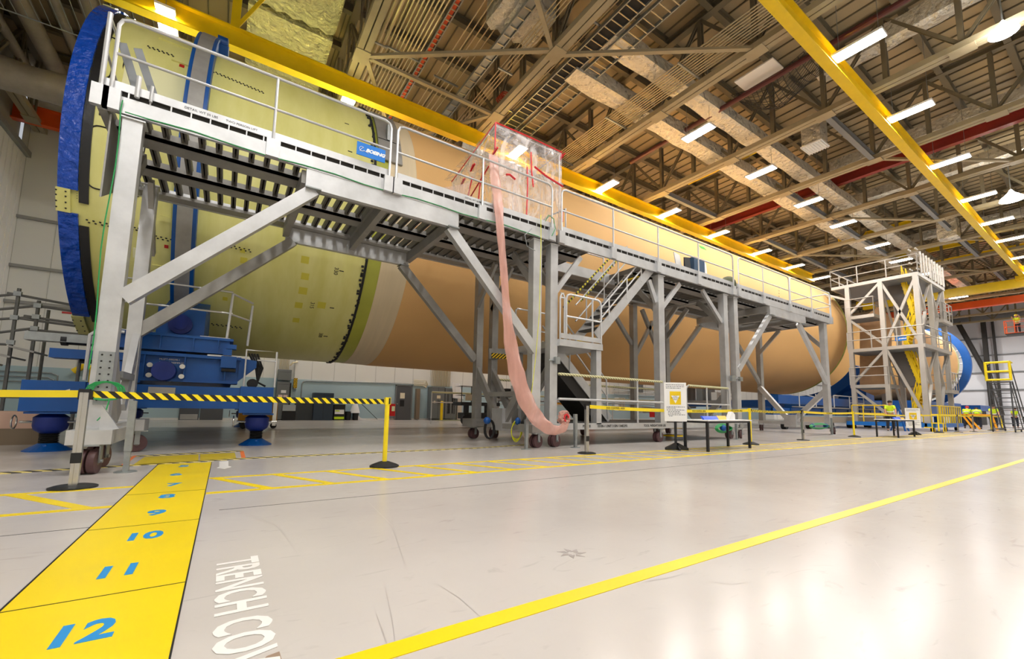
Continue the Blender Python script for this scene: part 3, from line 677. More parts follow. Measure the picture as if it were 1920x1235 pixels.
# ------------------------------------------------------------------ access stands
YN, YF = 7.65, 10.7
def rail(mb, x0, x1, posts, y, z0=5.0, z1=6.2, zm=5.65, r=.024):
    R = .12
    mb.path([(x0,y,z0)]+[(x0,y,z1-R),(x0+.035,y,z1-.035),(x0+R,y,z1)]+[(x1-R,y,z1),(x1-.035,y,z1-.035),(x1,y,z1-R)]+[(x1,y,z0)], r, 8)
    mb.tube((x0,y,zm), (x1,y,zm), r*.85, 8)
    for p in posts: mb.tube((p,y,z0), (p,y,z1), r*.9, 8)
def caster(xc, yc, h=.33, rot=0, parent=None, r=.145, wm=None):
    c = bpy.data.objects.new('caster', MB().box(-.13,.13,-.11,.11,h-.02,h).box(-.035,.035,-.1,-.085,r-.02,h).box(-.035,.035,.085,.1,r-.02,h).tube((0,-.12,r),(0,.12,r),.02,8).mesh('caster', GALV))
    COL.objects.link(c); c.parent = parent; c.matrix_parent_inverse = WM(parent).inverted(); c.location = (xc, yc, 0); c.rotation_euler = (0,0,rot)
    for y in (-.045, .045):
        w_ = bpy.data.objects.new('wheel', CW); COL.objects.link(w_); w_.parent = c; w_.location = (0, y, r)
    return c
CW = MB().lathe([(.085,-.036),(.14,-.034),(.145,-.015),(.145,.015),(.14,.034),(.085,.036)], (0,0,0), 24, 0, 'y').lathe([(.03,-.038),(.086,-.03),(.086,.03),(.03,.038)], (0,0,0), 16, 1, 'y').mesh('wheel', [WHEEL, HUB], True)
def deck(t, x0, x1, hole=None):
    for y in (YN+.03, YF-.03): MB().bar((x0,y,4.95), (x1,y,4.95), .06, .24).build('side_beam', ALU, t)
    for x in (x0+.05, x1-.05): MB().box(x-.05, x+.05, YN+.06, YF-.06, 4.83, 5.05).build('end_beam', ALUD, t)
    for y in (8.38, 9.48):
        segs = [(x0+.1, x1-.1)] if not (hole and y < 9) else [(x0+.1, hole[0]), (hole[1], x1-.1)]
        for a, b_ in segs:
            MB().box(a, b_, y-.17, y+.17, 4.84, 4.9).box(a, b_, y-.17, y-.15, 4.84, 5.0).build('deck_joist', ALUD, t)
    MB().box(x0+.1, x1-.1, YF-.34, YF-.06, 4.84, 4.9).build('deck_joist', ALUD, t)
    x = x0+.2; n_ = 0
    for_ = []
    mbs = MB()
    while x < x1-.1:
        y0 = 9.3 if (hole and hole[0] < x < hole[1]) else YN+.06
        mbs.box(x, x+.03, y0, YF-.06, 4.92, 5.06); mbs.box(x+.055, x+.085, y0, YF-.06, 4.92, 5.06); mbs.box(x, x+.085, y0, YF-.06, 5.055, 5.065); x += .225
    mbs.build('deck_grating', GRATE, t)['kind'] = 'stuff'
    MB().box(x0+.05, x1-.02, YN, YN+.015, 5.15, 5.27).build('toe_board', ALU, t); MB().box(x0+.06, x1-.03, YN+.05, YN+.06, 5.05, 5.18).build('edge_channel_shade', DARKS, t)  # dark strip standing in for shade in the recess behind the toe board
    mb = MB(); x = x0+.3
    while x < x1: mb.box(x, x+.018, YN+.002, YN+.012, 5.06, 5.16); x += .235
    mb.build('toe_board_clip', ALU, t)['kind'] = 'stuff'
def column(t, x, y, z0, z1, w_=.21, mt=None, name='column'): return MB().box(x-w_/2, x+w_/2, y-.1, y+.1, z0, z1).box(x-w_/2-.03, x+w_/2+.03, y-.13, y+.13, z1-.02, z1).build(name, mt or ALU, t)
def sbrace(t, p, q, w_=.15, d=.2, mt=None): return MB().bar(p, q, w_, d, side=(0,1,0)).build('diagonal_brace', mt or ALU, t)
def sockets(t, xs, z0=4.82, z1=5.12):
    for x in xs: MB().box(x-.09, x+.09, YN-.07, YN, z0, z1).build('post_socket', ALU, t)
NY, FY = 7.82, 10.6
def girder(t, x0, x1):
    for y in (YN+.06, YF-.1):
        MB().box(x0, x1, y-.05, y+.05, 4.5, 4.83).build('support_girder', ALU, t)
        for x in (x0+.12, x1-.12): MB().box(x-.12, x+.12, y-.12, y+.12, 4.48, 4.5).build('brace_plate', GALV, t)
    for x in (x0, (x0+x1)/2, x1): MB().box(x-.06, x+.06, YN+.1, YF-.1, 4.6, 4.83).build('cross_beam', ALUD, t)
def knees(t, x):
    for (a, b_) in (((NY,3.7),(8.75,4.75)), ((FY,3.7),(9.6,4.75))): MB().bar((x,a[0],a[1]), (x,b_[0],b_[1]), .08, .16, side=(1,0,0)).build('knee_brace', ALUD, t)
def vbrace(t, x, ztop=1.95):
    MB().bar((x,NY,ztop), (x,9.1,.55), .1, .2, side=(1,0,0)).build('base_brace', ALUD, t); MB().bar((x,FY,ztop), (x,9.4,.55), .1, .2, side=(1,0,0)).build('base_brace', ALUD, t)
    MB().box(x-.04, x+.04, 8.45, 9.9, 1.15, 1.27).build('base_tie', ALUD, t); MB().box(x-.14, x+.14, 9.0, 9.5, .3, .85).build('base_block', ALU, t)
def jackleg(t, x, y, top=.62):
    MB().box(x-.035, x+.035, y-.035, y+.035, .25, top).build('jack_sleeve', GALV, t)
    mb = MB().box(x-.028, x+.028, y-.028, y+.028, .01, .3).lathe([(.11,0),(.11,.008),(.09,.015)], (x,y,0), 20)
    mb.build('jack_foot', GALV, t)

t = thing('access_stand', 'left aluminium access stand with a long raised deck beside the primer green rocket end', 'work platform', (2.3,9.2,0), 'wheeled aluminium access stands')
S1 = t
deck(t, -1.75, 2.28); deck(t, 2.36, 6.3)
girder(t, .86, 3.72)
for a, b_, ps in ((-1.62, 2.24, (.335,)), (2.37, 6.15, (4.245,))):
    mb = MB(); rail(mb, a, b_, ps, YN-.03); mb.build('guardrail', PIPE, t, True)
mb = MB(); mb.tube((-1.72,YN-.03,5.0), (-1.72,YN-.03,6.2), .03); mb.path([(-1.72,YN-.03,6.15),(-1.72,8.2,6.2),(-1.72,YF,6.2),(-1.72,YF,5.05)], .02); mb.tube((-1.72,YN,5.65), (-1.72,YF,5.65), .02); mb.build('end_guardrail', PIPE, t, True)
sockets(t, (-1.72,-1.6,.335,2.24,2.4,4.245,6.15)); MB().bar((-1.3,7.9,5.05), (-1.62,7.9,6.0), .05, .1).build('gate_strut', GREYB, t)
MB().bar((-1.1,7.9,5.05), (-1.45,7.9,6.0), .05, .1).build('gate_strut', GREYB, t); MB().tube((-1.35,7.62,5.1),(-1.35,7.62,5.42), .03).build('stub_post', ALU, t); MB().tube((-1.2,7.62,5.1),(-1.2,7.62,5.34), .02).build('stub_post', ALU, t)
column(t, -1.37, NY-.05, .5, 4.8, .22); column(t, -1.42, 9.98, .5, 4.8, .2, ALU)
MB().prism([(-1.62,7.72,4.8),(-1.62,9.6,4.8),(-1.62,9.6,4.6),(-1.62,7.72,3.6)], (.02,0,0)).build('gusset_plate', ALUD, t)
knees(t, -1.38); knees(t, 5.82)
MB().bar((-1.38,NY,2.0), (-1.38,8.9,.6), .1, .26, side=(1,0,0)).build('base_brace', ALUD, t); MB().bar((-1.38,9.98,2.0), (-1.38,9.3,.75), .1, .22, side=(1,0,0)).build('base_brace', ALU, t)
MB().box(-1.45, -1.3, 8.6, 9.6, 1.2, 1.3).build('base_tie', GREYB, t)
MB().box(-1.46, -1.07, 6.85, 7.95, .345, .51).prism([(-1.25,7.2,.51),(-1.07,7.2,.51),(-1.25,7.2,.8)], (0,.05,0)).build('outrigger', ALU, t); MB().box(-1.5, -1.1, 9.55, 10.1, .36, .55).box(-1.42,-1.3,7.9,9.6,.4,.52).build('outrigger', ALU, t)
MB().box(-1.42, -1.26, NY-.17, NY-.15, .8, 1.5).build('bolt_strip', GALV, t)
mb = MB(); 
for i in range(8):
    for x in (-1.385,-1.3): mb.sphere((x, NY-.175, .86+.085*i), .012, 6)
mb.build('bolt_holes', INK, t)
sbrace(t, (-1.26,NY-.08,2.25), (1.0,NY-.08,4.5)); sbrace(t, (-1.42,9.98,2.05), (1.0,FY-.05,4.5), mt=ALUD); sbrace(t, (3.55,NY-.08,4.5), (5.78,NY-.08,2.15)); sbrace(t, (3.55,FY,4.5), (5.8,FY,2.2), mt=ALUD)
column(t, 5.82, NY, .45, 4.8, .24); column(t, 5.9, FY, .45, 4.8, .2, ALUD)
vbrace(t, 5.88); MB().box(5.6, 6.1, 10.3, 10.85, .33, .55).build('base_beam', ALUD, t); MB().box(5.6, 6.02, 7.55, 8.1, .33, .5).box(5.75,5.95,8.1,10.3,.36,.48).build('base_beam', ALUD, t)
caster(-1.26, 6.98, .345, 1.45, t); caster(-1.3, 7.6, .345, 1.3, t)
for p in ((-1.2,9.75), (5.78,7.66), (5.8,10.56)): caster(p[0], p[1], .36 if p[0] < 0 else .33, .4*random.random(), t)
jackleg(t, -.93, 6.98, .86); jackleg(t, 5.36, 7.44, .62)
for x_, s_ in ((-.62,'DETAIL WT 50 LBS'),(-.1,'TWO PERSON LIFT'),(4.05,'DETAIL WT 50 LBS'),(4.4,'TWO PERSON LIFT')): place_text('stencil', s_, .05, INK, (x_, YN-.002, 5.205), (1,0,0), (0,0,1), t, ext=.0008)
# knots of cable on this stand
mb = MB(); mb.path([(-1.49,7.62,5-.25*0)]+[(-1.5+.02*math.sin(i),7.63,4.85-.4*i) for i in range(10)], .008, 5)
for k in range(4): mb.path([V((-1.33+.16*math.cos(a*PI/6)+.02*k, 7.6, .98+.12*math.sin(a*PI/6))) for a in range(12)], .009, 5, closed=True)
mb.path([(-1.45,7.6,4.83)]+[(-1.2+.5*i,7.64,4.85+.02*math.sin(i*1.7)) for i in range(15)], .008, 5); mb.path([(-1.25,7.6,.9),(-1.27,7.55,.7),(-1.33,7.5,.6)], .008, 5)
tag(mb.build('green_cable', GRN), 'thin green cable running down the leftmost leg and along the deck edge to a coil', 'cable')

t = thing('access_stand', 'middle aluminium access stand with two stair flights and a landing', 'work platform', (10.2,9.2,0), 'wheeled aluminium access stands')
S2 = t
deck(t, 6.4, 14.14, (7.6, 9.7))
for a, b_, ps in ((6.45, 14.08, (8.24,10.1,12.08)),):
    mb = MB(); rail(mb, a, b_, ps, YN-.03); mb.build('guardrail', PIPE, t, True)
sockets(t, (6.45,8.24,10.1,12.08,14.08))
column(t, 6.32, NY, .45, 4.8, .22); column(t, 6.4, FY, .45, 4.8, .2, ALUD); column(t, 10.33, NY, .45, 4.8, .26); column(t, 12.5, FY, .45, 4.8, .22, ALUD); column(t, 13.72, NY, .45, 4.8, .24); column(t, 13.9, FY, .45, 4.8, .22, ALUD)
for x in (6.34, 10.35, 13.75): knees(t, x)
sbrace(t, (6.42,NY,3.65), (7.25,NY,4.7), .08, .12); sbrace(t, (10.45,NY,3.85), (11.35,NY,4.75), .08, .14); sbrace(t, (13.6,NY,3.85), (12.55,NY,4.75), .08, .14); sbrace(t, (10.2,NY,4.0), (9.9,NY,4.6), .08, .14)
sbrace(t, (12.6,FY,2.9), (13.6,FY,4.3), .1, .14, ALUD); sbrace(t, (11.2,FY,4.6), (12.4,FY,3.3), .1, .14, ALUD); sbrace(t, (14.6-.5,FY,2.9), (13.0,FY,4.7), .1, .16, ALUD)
vbrace(t, 6.36)
# base platform
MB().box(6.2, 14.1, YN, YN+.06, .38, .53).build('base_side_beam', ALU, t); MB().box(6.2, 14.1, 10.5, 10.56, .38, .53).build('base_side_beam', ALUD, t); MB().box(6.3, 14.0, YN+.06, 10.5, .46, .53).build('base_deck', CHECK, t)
def lr(mb, x0, x1, ps, y, z1, zm, zb): rail(mb, x0, x1, ps, y, zb, z1, zm, .028)
mb = MB().tube((6.42,YN,1.09), (10.2,YN,1.09), .03).tube((9.15,YN,.53), (9.15,YN,1.67), .024); mb.build('base_mid_rail', PIPE, t, True)
MB().tube((6.42,YN,1.67), (10.2,YN,1.67), .033).build('striped_top_rail', RAILST, t, True)
mb = MB(); rail(mb, 11.3, 13.6, (12.35,), YN, .53, 1.62, 1.09, .028); mb.build('base_guardrail', PIPE, t, True); MB().tube((11.42,YN,1.625), (13.55,YN,1.625), .034).build('striped_top_rail', RAILST, t, True)
for y, x0 in ((10.5, 6.5),): MB().tube((x0,y,1.67), (13.9,y,1.67), .033).build('striped_top_rail', RAILST, t, True)
MB().tube((6.5,10.5,1.09), (13.9,10.5,1.09), .028).build('base_mid_rail', PIPE, t, True)
place_text('stencil', 'PME 20', .085, INK, (7.3, YN-.002, .455), (1,0,0), (0,0,1), t, ext=.0008, bold=.002); place_text('stencil', '10100-1 UNIT 3 S/N 13482292', .085, INK, (8.2, YN-.002, .455), (1,0,0), (0,0,1), t, ext=.0008, bold=.002)
place_text('stencil', 'TOOL WEIGHT 8100 LBS', .085, INK, (9.85, YN-.002, .455), (1,0,0), (0,0,1), t, ext=.0008, bold=.002)
# landing
MB().box(6.43, 7.84, YN-.02, 9.6, 2.34, 2.5).build('landing_deck', ALU, t); MB().box(6.45, 7.8, YN-.03, YN-.015, 2.52, 2.64).build('landing_toe_board', ALU, t)
mb = MB(); rail(mb, 6.64, 7.8, (7.5,), YN, 2.5, 3.62, 3.07, .026); rail(mb, 6.45, 6.58, (), YN, 2.5, 3.62, 3.5, .02)
mb.build('landing_guardrail', PIPE, t, True); mb = MB()
mb.path([(6.5,9.6,2.5),(6.5,9.6,3.55),(6.55,9.6,3.6),(7.7,9.6,3.6),(7.76,9.6,3.5),(7.76,9.6,2.5)], .024); mb.tube((6.5,9.6,3.05),(7.76,9.6,3.05), .02)
mb.build('landing_guardrail', PIPE, t, True)
column(t, 7.72, NY-.07, .5, 2.36, .17, ALU, 'landing_post'); column(t, 7.72, 9.5, .5, 2.36, .15, ALUD, 'landing_post'); column(t, 6.55, 9.5, .5, 2.36, .15, ALUD, 'landing_post')
def stairs(t, p, q, y0, y1, n, side=1):
    p = V(p); q = V(q)
    for y in (y0, y1): MB().bar((p.x,y,p.z), (q.x,y,q.z), .04, .24, side=(0,1,0)).build('stringer', ALU, t)
    for i in range(1, n):
        f = i/n; x = p.x+(q.x-p.x)*f; z = p.z+(q.z-p.z)*f
        MB().box(x-.14, x+.12, y0+.02, y1-.02, z, z+.035).build('tread', CHECK, t)
stairs(t, (7.75,0,2.72), (9.98,0,4.95), YN+.12, 8.55, 10)
MB().box(9.5, 9.75, YN+.2, 8.5, 4.62, 4.66).build('yellow_nosing', YEL, t); MB().box(7.75, 8.0, YN+.2, 8.5, 2.66, 2.7).build('yellow_nosing', YEL, t)
for y in (YN+.1, 8.6):
    mb = MB(); s_ = (4.95-2.72)/(9.98-7.75)
    for h_ in (.95, .5): mb.path([(7.8,y,2.75+h_),(9.9,y,4.95+h_-.05)] if y > 8 else [(7.85,y,2.85+h_*.6),(9.5,y,4.5+h_*.6)], .022)
    for x in (8.2, 8.9, 9.5): mb.tube((x,y,2.72+(x-7.75)*s_), (x,y,2.72+(x-7.75)*s_+(.95 if y > 8 else .6)), .02)
    mb.build('stair_handrail', PIPE, t, True)
HAZR = stripes('stair_rail_tape', (222,210,50), (40,38,34), .13, (1,0,.4), .5)
MB().path([(8.0,8.6,3.85),(9.9,8.6,5.78)], .03).build('striped_handrail', HAZR, t, True); MB().path([(7.5,8.75,3.62),(9.3,8.75,5.4)], .03).build('striped_handrail', HAZR, t, True)
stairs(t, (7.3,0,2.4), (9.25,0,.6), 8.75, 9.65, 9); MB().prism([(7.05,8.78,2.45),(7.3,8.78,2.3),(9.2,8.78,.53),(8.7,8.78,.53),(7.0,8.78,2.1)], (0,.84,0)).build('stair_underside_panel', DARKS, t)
mb = MB()
for y in (8.72, 9.68):
    for h_ in (.95, .5): mb.path([(7.5,y,2.3+h_),(9.1,y,.75+h_),(9.15,y,.6)], .022)
    for x in (7.7, 8.5): mb.tube((x,y,2.05-(x-7.3)*.9+.2), (x,y,2.35-(x-7.3)*.93+.95), .02)
mb.build('stair_handrail', PIPE, t, True)
# guard of the stair opening on the deck
mb = MB(); rail(mb, 7.3, 9.55, (8.0,), 9.25, 5.05, 6.05, 5.6, .022); mb.path([(6.95,YN+.4,5.05),(6.95,YN+.4,6.0),(6.95,8.6,6.05),(6.95,9.2,6.05),(6.95,9.2,5.05)], .022); mb.path([(9.2,8.5,5.05),(9.2,8.5,5.4),(9.35,8.5,5.5),(9.5,8.5,5.3)], .02)
mb.build('stair_well_rail', PIPE, t, True)
for x, y in ((6.3,7.66), (10.1,7.75), (13.8,7.8), (6.46,10.56), (10.2,10.8), (13.9,10.7)): caster(x, y, .38, .5*random.random(), t)
jackleg(t, 6.62, 7.3, .75); jackleg(t, 10.95, 7.5, .55); jackleg(t, 13.6, 7.45, .5)
MB().box(10.9, 11.35, YN+.1, 8.2, .12, .16).box(10.9, 11.35, YN+.1, 8.2, .36, .4).build('yellow_step', YEL, t)
MB().tube((6.15,7.7,1.98),(6.3,7.7,1.98),.02).box(6.3,6.44,7.62,7.7,1.9,2.06).build('stand_coupling', GALV, t); MB().tube((13.8,7.66,1.98),(14.3,7.66,1.98),.02).box(13.75,13.95,7.6,7.68,1.88,2.06).box(14.25,14.4,7.6,7.68,1.9,2.04).build('stand_coupling', GALV, t)
MB().bar((6.2,10.5,2.4),(6.9,10.5,2.45), .06,.3).build('rear_cross_beam', ALUD, t); MB().box(6.25,6.8,10.42,10.44,2.28,2.42).build('hazard_strip', TAPEH, t)
for x0, x1 in ((7.6, 9.9),): MB().box(7.2, 10.0, 9.2, 9.26, 4.8, 5.1).build('stair_trimmer_beam', ALU, t)

t = thing('access_stand', 'right aluminium access stand under the far end of the orange tank', 'work platform', (18,9.2,0), 'wheeled aluminium access stands')
deck(t, 14.3, 22.1); girder(t, 16.6, 19.55)
for a, b_, ps in ((14.42, 18.12, (16.1,)), (18.2, 22.0, (20.1,))):
    mb = MB(); rail(mb, a, b_, ps, YN-.03); mb.build('guardrail', PIPE, t, True)
mb = MB(); mb.path([(22.0,YN,5.05),(22.0,YN,6.1),(22.0,YN+.1,6.18),(22.0,YF-.1,6.18),(22.0,YF,6.1),(22.0,YF,5.05)], .024); mb.tube((22.0,YN,5.6),(22.0,YF,5.6),.02); mb.build('end_guardrail', PIPE, t, True)
sockets(t, (14.42,16.1,18.16,20.1,22.0))
column(t, 14.35, NY, .45, 4.8, .24); column(t, 14.4, FY, .45, 4.8, .22, ALUD); column(t, 21.6, NY, .3, 4.8, .3); column(t, 21.7, FY, .45, 4.8, .26, ALUD)
knees(t, 14.4); knees(t, 21.6)
sbrace(t, (14.4,NY-.06,2.3), (16.75,NY-.06,4.5), .12, .2); sbrace(t, (19.1,NY-.06,4.5), (21.5,NY-.06,2.2), .12, .22); sbrace(t, (14.5,FY,2.4), (16.8,FY,4.55), .12, .18, ALUD); sbrace(t, (19.2,FY,4.5), (21.6,FY,2.3), .12, .18, ALUD)
MB().bar((21.6,NY,1.9), (21.6,9.1,.6), .2, .2, side=(1,0,0)).build('base_brace', ALU, t); MB().bar((21.6,FY,2.1), (21.6,9.4,.6), .2, .2, side=(1,0,0)).build('base_brace', ALU, t)
MB().box(21.4,21.8,9.0,9.5,.25,.8).build('base_block', ALU, t); MB().box(21.5,21.7,7.7,10.7,.36,.5).build('base_beam', ALU, t); MB().box(14.3,14.5,7.7,10.7,.36,.5).build('base_beam', ALUD, t); vbrace(t, 14.45)
for x, y in ((14.4,7.8), (21.8,7.75), (14.45,10.6), (22.2,10.9)): caster(x, y, .36, .4, t)
jackleg(t, 21.3, 7.6, .7)
# ------------------------------------------------------------------ transporter at the left
def jack(t, x, y, zt=.62, sc=1.0, name='levelling_jack'):
    j = MB().box(x-.27*sc, x+.27*sc, y-.27*sc, y+.27*sc, zt, zt+.035).build('jack_flange', BLUE, t)
    MB().lathe([(.12,zt-.33),(.2,zt-.27),(.22,zt-.2),(.22,zt-.06),(.14,zt)], (x,y,0), 20).build('jack_cap', BLUED, t, True)
    mb = MB(); pr = []
    for i in range(7): pr += [(.13,.1+.03*i+.0),(.1,.115+.03*i)]
    mb.lathe(pr, (x,y,0), 18); mb.build('bellows', BLK, t, True)
    mb = MB().lathe([(.3,.0),(.3,.015),(.12,.13),(.08,.14)], (x,y,0), 24).build('foot_pad', BLUE, t)
    mb = MB()
    for a in range(6):
        an = a*PI/3; mb.prism([(x+.08*math.cos(an), y+.08*math.sin(an), .14),(x+.08*math.cos(an), y+.08*math.sin(an), .02),(x+.29*math.cos(an), y+.29*math.sin(an), .02)], (-.015*math.sin(an), .015*math.cos(an), 0))
    mb.sphere((x,y-.16,.085), .035, 8); mb.build('foot_rib', BLUE, t)
    MB().tube((x-.36,y-.05,zt-.14), (x+.36,y-.05,zt-.14), .02).build('jack_screw', CHROME, t)
    MB().path([V((x-.42, y-.05+.11*math.cos(a*PI/8), zt-.14+.11*math.sin(a*PI/8))) for a in range(16)], .012, 6, closed=True).build('handwheel', CHROME, t, True)
t = thing('rocket_transporter', 'blue steel transporter on levelling jacks under the left rocket end', 'transporter', (-1,14.8,0), 'blue rocket transporters')
MB().box(-2.72, .8, 10.2, 10.75, .74, 1.16).box(-2.75, -2.0, 10.15, 10.8, .66, 1.17).box(.25,.83,10.15,10.8,.66,1.19).build('lower_front_beam', BLUE, t)
MB().box(-2.72, .8, 18.4, 18.95, .74, 1.16).build('lower_rear_beam', BLUE, t); MB().box(-2.2, -1.8, 10.75, 18.4, .8, 1.15).box(-.1,.3,10.75,18.4,.8,1.15).build('lower_side_beam', BLUE, t)
mb = MB().box(-1.33, .19, 10.35, 10.9, 1.24, 1.3).box(-1.33,.19,10.42,10.85,1.3,1.72).box(-1.36,.22,10.3,10.9,1.72,1.78)
for x in (-1.3,-.7,-.05): mb.box(x, x+.02, 10.32, 10.45, 1.3, 1.72)
mb.build('middle_frame', BLUE, t)
MB().box(-2.56, -1.33, 10.45, 10.8, 1.58, 1.74).prism([(-1.9,10.45,1.6),(-1.33,10.45,1.6),(-1.33,10.45,1.2),(-1.5,10.45,1.2)], (0,.3,0)).build('left_wing', BLUE, t)
MB().prism([(.19,10.4,1.78),(.5,10.4,1.74),(.5,10.4,1.6),(.19,10.4,1.3)], (0,.4,0)).build('right_wing', BLUE, t)
mb = MB().box(-1.77, .0, 10.4, 10.9, 1.86, 2.12).box(-1.8,.06,10.35,10.95,2.1,2.15).box(-1.8,.02,10.35,10.95,1.83,1.87)
for x in (-1.6,-1.1,-.6,-.2): mb.box(x, x+.02, 10.33, 10.42, 1.86, 2.1)
mb.build('upper_frame', BLUE, t)
MB().box(-2.0, .1, 10.95, 18.4, 1.3, 1.72).build('cradle_bed', BLUE, t)
MB().box(-1.75, -1.2, 10.4, 10.7, 2.15, 2.17).box(-.5,.0,10.4,10.7,2.15,2.17).box(-.35,.15,10.28,10.4,1.77,1.8).build('pale_shim', ALU, t)
MB().box(-1.24, -.46, 10.9, 11.5, 2.15, 2.8).prism([(-1.24,11.5,2.2),(-1.24,11.5,2.8),(-1.24,12.8,3.3),(-1.24,13.4,2.2)], (.78,0,0)).build('pedestal', BLUE, t)
MB().lathe([(.2,-.06),(.2,.04),(.12,.05),(.12,-.07)], (-.86,10.86,2.42), 20, 0, 'y').build('trunnion', BLUED, t, True)
mb = MB()
arc(mb, -1.35, -.62, -125, -55, 4.53, 4.8); mb.build('cradle_saddle', BLUE, t, True)
MB().lathe([(.18,-.1),(.19,.0),(.19,.1)], (-.99,10.3,1.43), 24, 0, 'y').build('round_cap', BLUED, t, True)
for x in (-1.2,-.72):
    for z in (1.34,1.53): MB().lathe([(.045,-.06),(.045,.0)], (x,10.32,z), 12, 0, 'y').build('bolt_boss', CHROME, t, True)
MB().box(-1.17, -.78, 10.14, 10.2, .93, 1.12).build('control_box', ALUD, t)
MB().box(-.1, .05, 10.2, 10.4, 1.8, 1.92).box(-.12,.14,10.2,10.4,1.55,1.78).box(-.05,.12,10.2,10.42,1.93,2.02).build('guide_block', BLUE, t)
MB().box(-.1, .14, 10.22, 10.42, 1.48, 1.53).box(-.7,-.05,10.5,10.9,1.78,1.85).build('gap_shade_fill', BLK, t)  # black blocks standing in for the shade in gaps between the frames
MB().prism([V(p) for p in ((-2.34,10.145,.97),(-2.18,10.145,1.04),(-2.18,10.145,1.0),(-1.5,10.145,1.0),(-1.5,10.145,.94),(-2.18,10.145,.94),(-2.18,10.145,.9))], (0,.01,0)).build('white_arrow', WHTP, t)
place_text('stencil', 'MLSPT-000298-1', .045, WHTP, (-.93,10.41,1.66), (1,0,0), (0,0,1), t, ext=.0008); place_text('stencil', 'ASSY/KT-200MM-09', .045, WHTP, (-.9,10.41,1.6), (1,0,0), (0,0,1), t, ext=.0008)
MB().box(-3.0, -2.1, 10.9, 11.15, 1.9, 2.05).build('drive_arm', GALV, t); MB().lathe([(.11,0),(.11,.08)], (-2.55,11.0,1.95), 18, 0, 'x').tube((-2.47,11.0,1.93),(-2.15,11.0,1.93),.07,10).build('drive_motor', BLKM, t, True)
MB().box(-2.0,-1.75,10.5,10.9,1.78,1.9).tube((-2.2,10.6,1.55),(-1.7,10.6,1.55),.04).build('hydraulic_unit', BLKM, t)
mb = MB()
for p, q in (((-.06,10.5,2.17),(-.02,10.5,3.12)), ((.32,10.9,2.1),(.36,10.9,3.0))): mb.tube(p, q, .025)
mb.path([(-1.9,10.5,2.15),(-1.9,10.5,3.15),(-.02,10.5,3.15)], .022); mb.tube((-1.9,10.5,2.7),(.0,10.5,2.7),.02); mb.tube((-1.55,10.5,2.15),(-1.55,10.5,3.15),.022); mb.path([(-.02,10.5,3.12),(.36,10.9,3.05)], .022); mb.tube((-.02,10.5,2.68),(.35,10.9,2.65),.02)
mb.path([(.3,10.3,1.2),(.3,10.3,1.95),(.85,10.3,1.95),(.85,10.3,1.2)], .02); mb.tube((.5,10.3,1.75),(.85,10.3,1.75),.015)
mb.path([(-2.05,10.3,1.2),(-2.05,10.3,2.0),(-1.95,10.3,2.1),(-1.6,10.3,2.1)], .03); mb.build('service_rail', PIPE, t, True)
mb = MB()
for k in range(4): mb.path([(.35+.05*k,10.5,1.9),(.5+.04*k,10.5,1.6),(.55,10.5,1.3),(.7,10.5,1.22)], .02)
mb.lathe([(.1,-.03),(.1,.03)], (.45,10.35,1.26), 16, 0, 'y'); mb.build('hydraulic_hose', BLK, t, True)
jack(t, -2.42, 10.45); jack(t, .6, 10.5); jack(t, .6, 18.6); jack(t, -2.42, 18.6)
t2 = t

# transporters further along
t = thing('rocket_transporter', 'blue steel transporter with walkway under the far end of the orange tank', 'transporter', (31,14.8,0), 'blue rocket transporters')
mb = MB().box(24.0, 41.0, 11.2, 11.7, .78, 1.15)
for x in range(24, 41, 2): mb.box(x, x+.05, 11.15, 11.25, .78, 1.15)
mb.build('lower_beam', BLUE, t); MB().box(24.5, 40, 11.1, 11.6, 1.38, 1.85).build('upper_beam', BLUE, t); [MB().box(x,x+.8,11.6,18.6,1.2,1.6).build('cradle_beam', BLUE, t) for x in (25.5,30.5,37.5)]
MB().box(26, 40, 10.75, 11.1, 1.2, 1.27).build('walkway', ALUD, t)
mb = MB()
for x in (26.2, 28.3, 30.8, 33.2, 35.6): mb.tube((x,10.8,1.2),(x,10.8,2.0),.03)
mb.tube((26.2,10.8,2.0),(28.3,10.8,1.8),.03); mb.tube((30.8,10.8,2.0),(35.6,10.8,2.0),.03); mb.tube((33.2,10.8,1.6),(35.6,10.8,1.6),.03); mb.build('walkway_rail', PIPE, t, True)
mb = MB(); arc(mb, 36.5, 38.5, -125, -30, 4.3, 4.9); mb.build('cradle_saddle', BLUE, t, True)
mb = MB(); mb.prism([(37.5,11.2,1.6),(37.5,11.2,3.0),(37.5,12.4,3.6),(37.5,13.0,1.6)], (1.5,0,0)); mb.build('pedestal', BLUE, t)
MB().box(27, 40, 10.95, 11.15, .35, .7).build('wheel_bogie', mat('tan_steel', (168,156,140), .5), t)
for x in (25.5, 28.5, 31.5, 34.5, 37.5): MB().lathe([(.2,-.12),(.2,.12)], (x,11.3,.2), 16, 0, 'y').build('wheel', BLK, t, True)
t = thing('rocket_transporter', 'blue steel transporter far under the second rocket section beyond the tower', 'transporter', (58,14.8,0), 'blue rocket transporters')
MB().box(48, 66, 11.2, 11.8, .8, 1.5).build('lower_beam', BLUE, t); MB().box(50,64,11.2,18.6,1.5,2.2).build('cradle_bed', BLUE, t); MB().box(48,66,18.0,18.6,.8,1.5).build('rear_beam', BLUE, t)
for x in (49,56,64): MB().box(x, x+.4, 11.3, 11.7, 0, .8).build('leg', BLUE, t)
MB().box(66.5, 72, 10.2, 12.2, 1.5, 2.1).build('end_box', BLUE, t); MB().box(67,71,10.5,11.9,0,1.5).build('leg', DARKS, t)

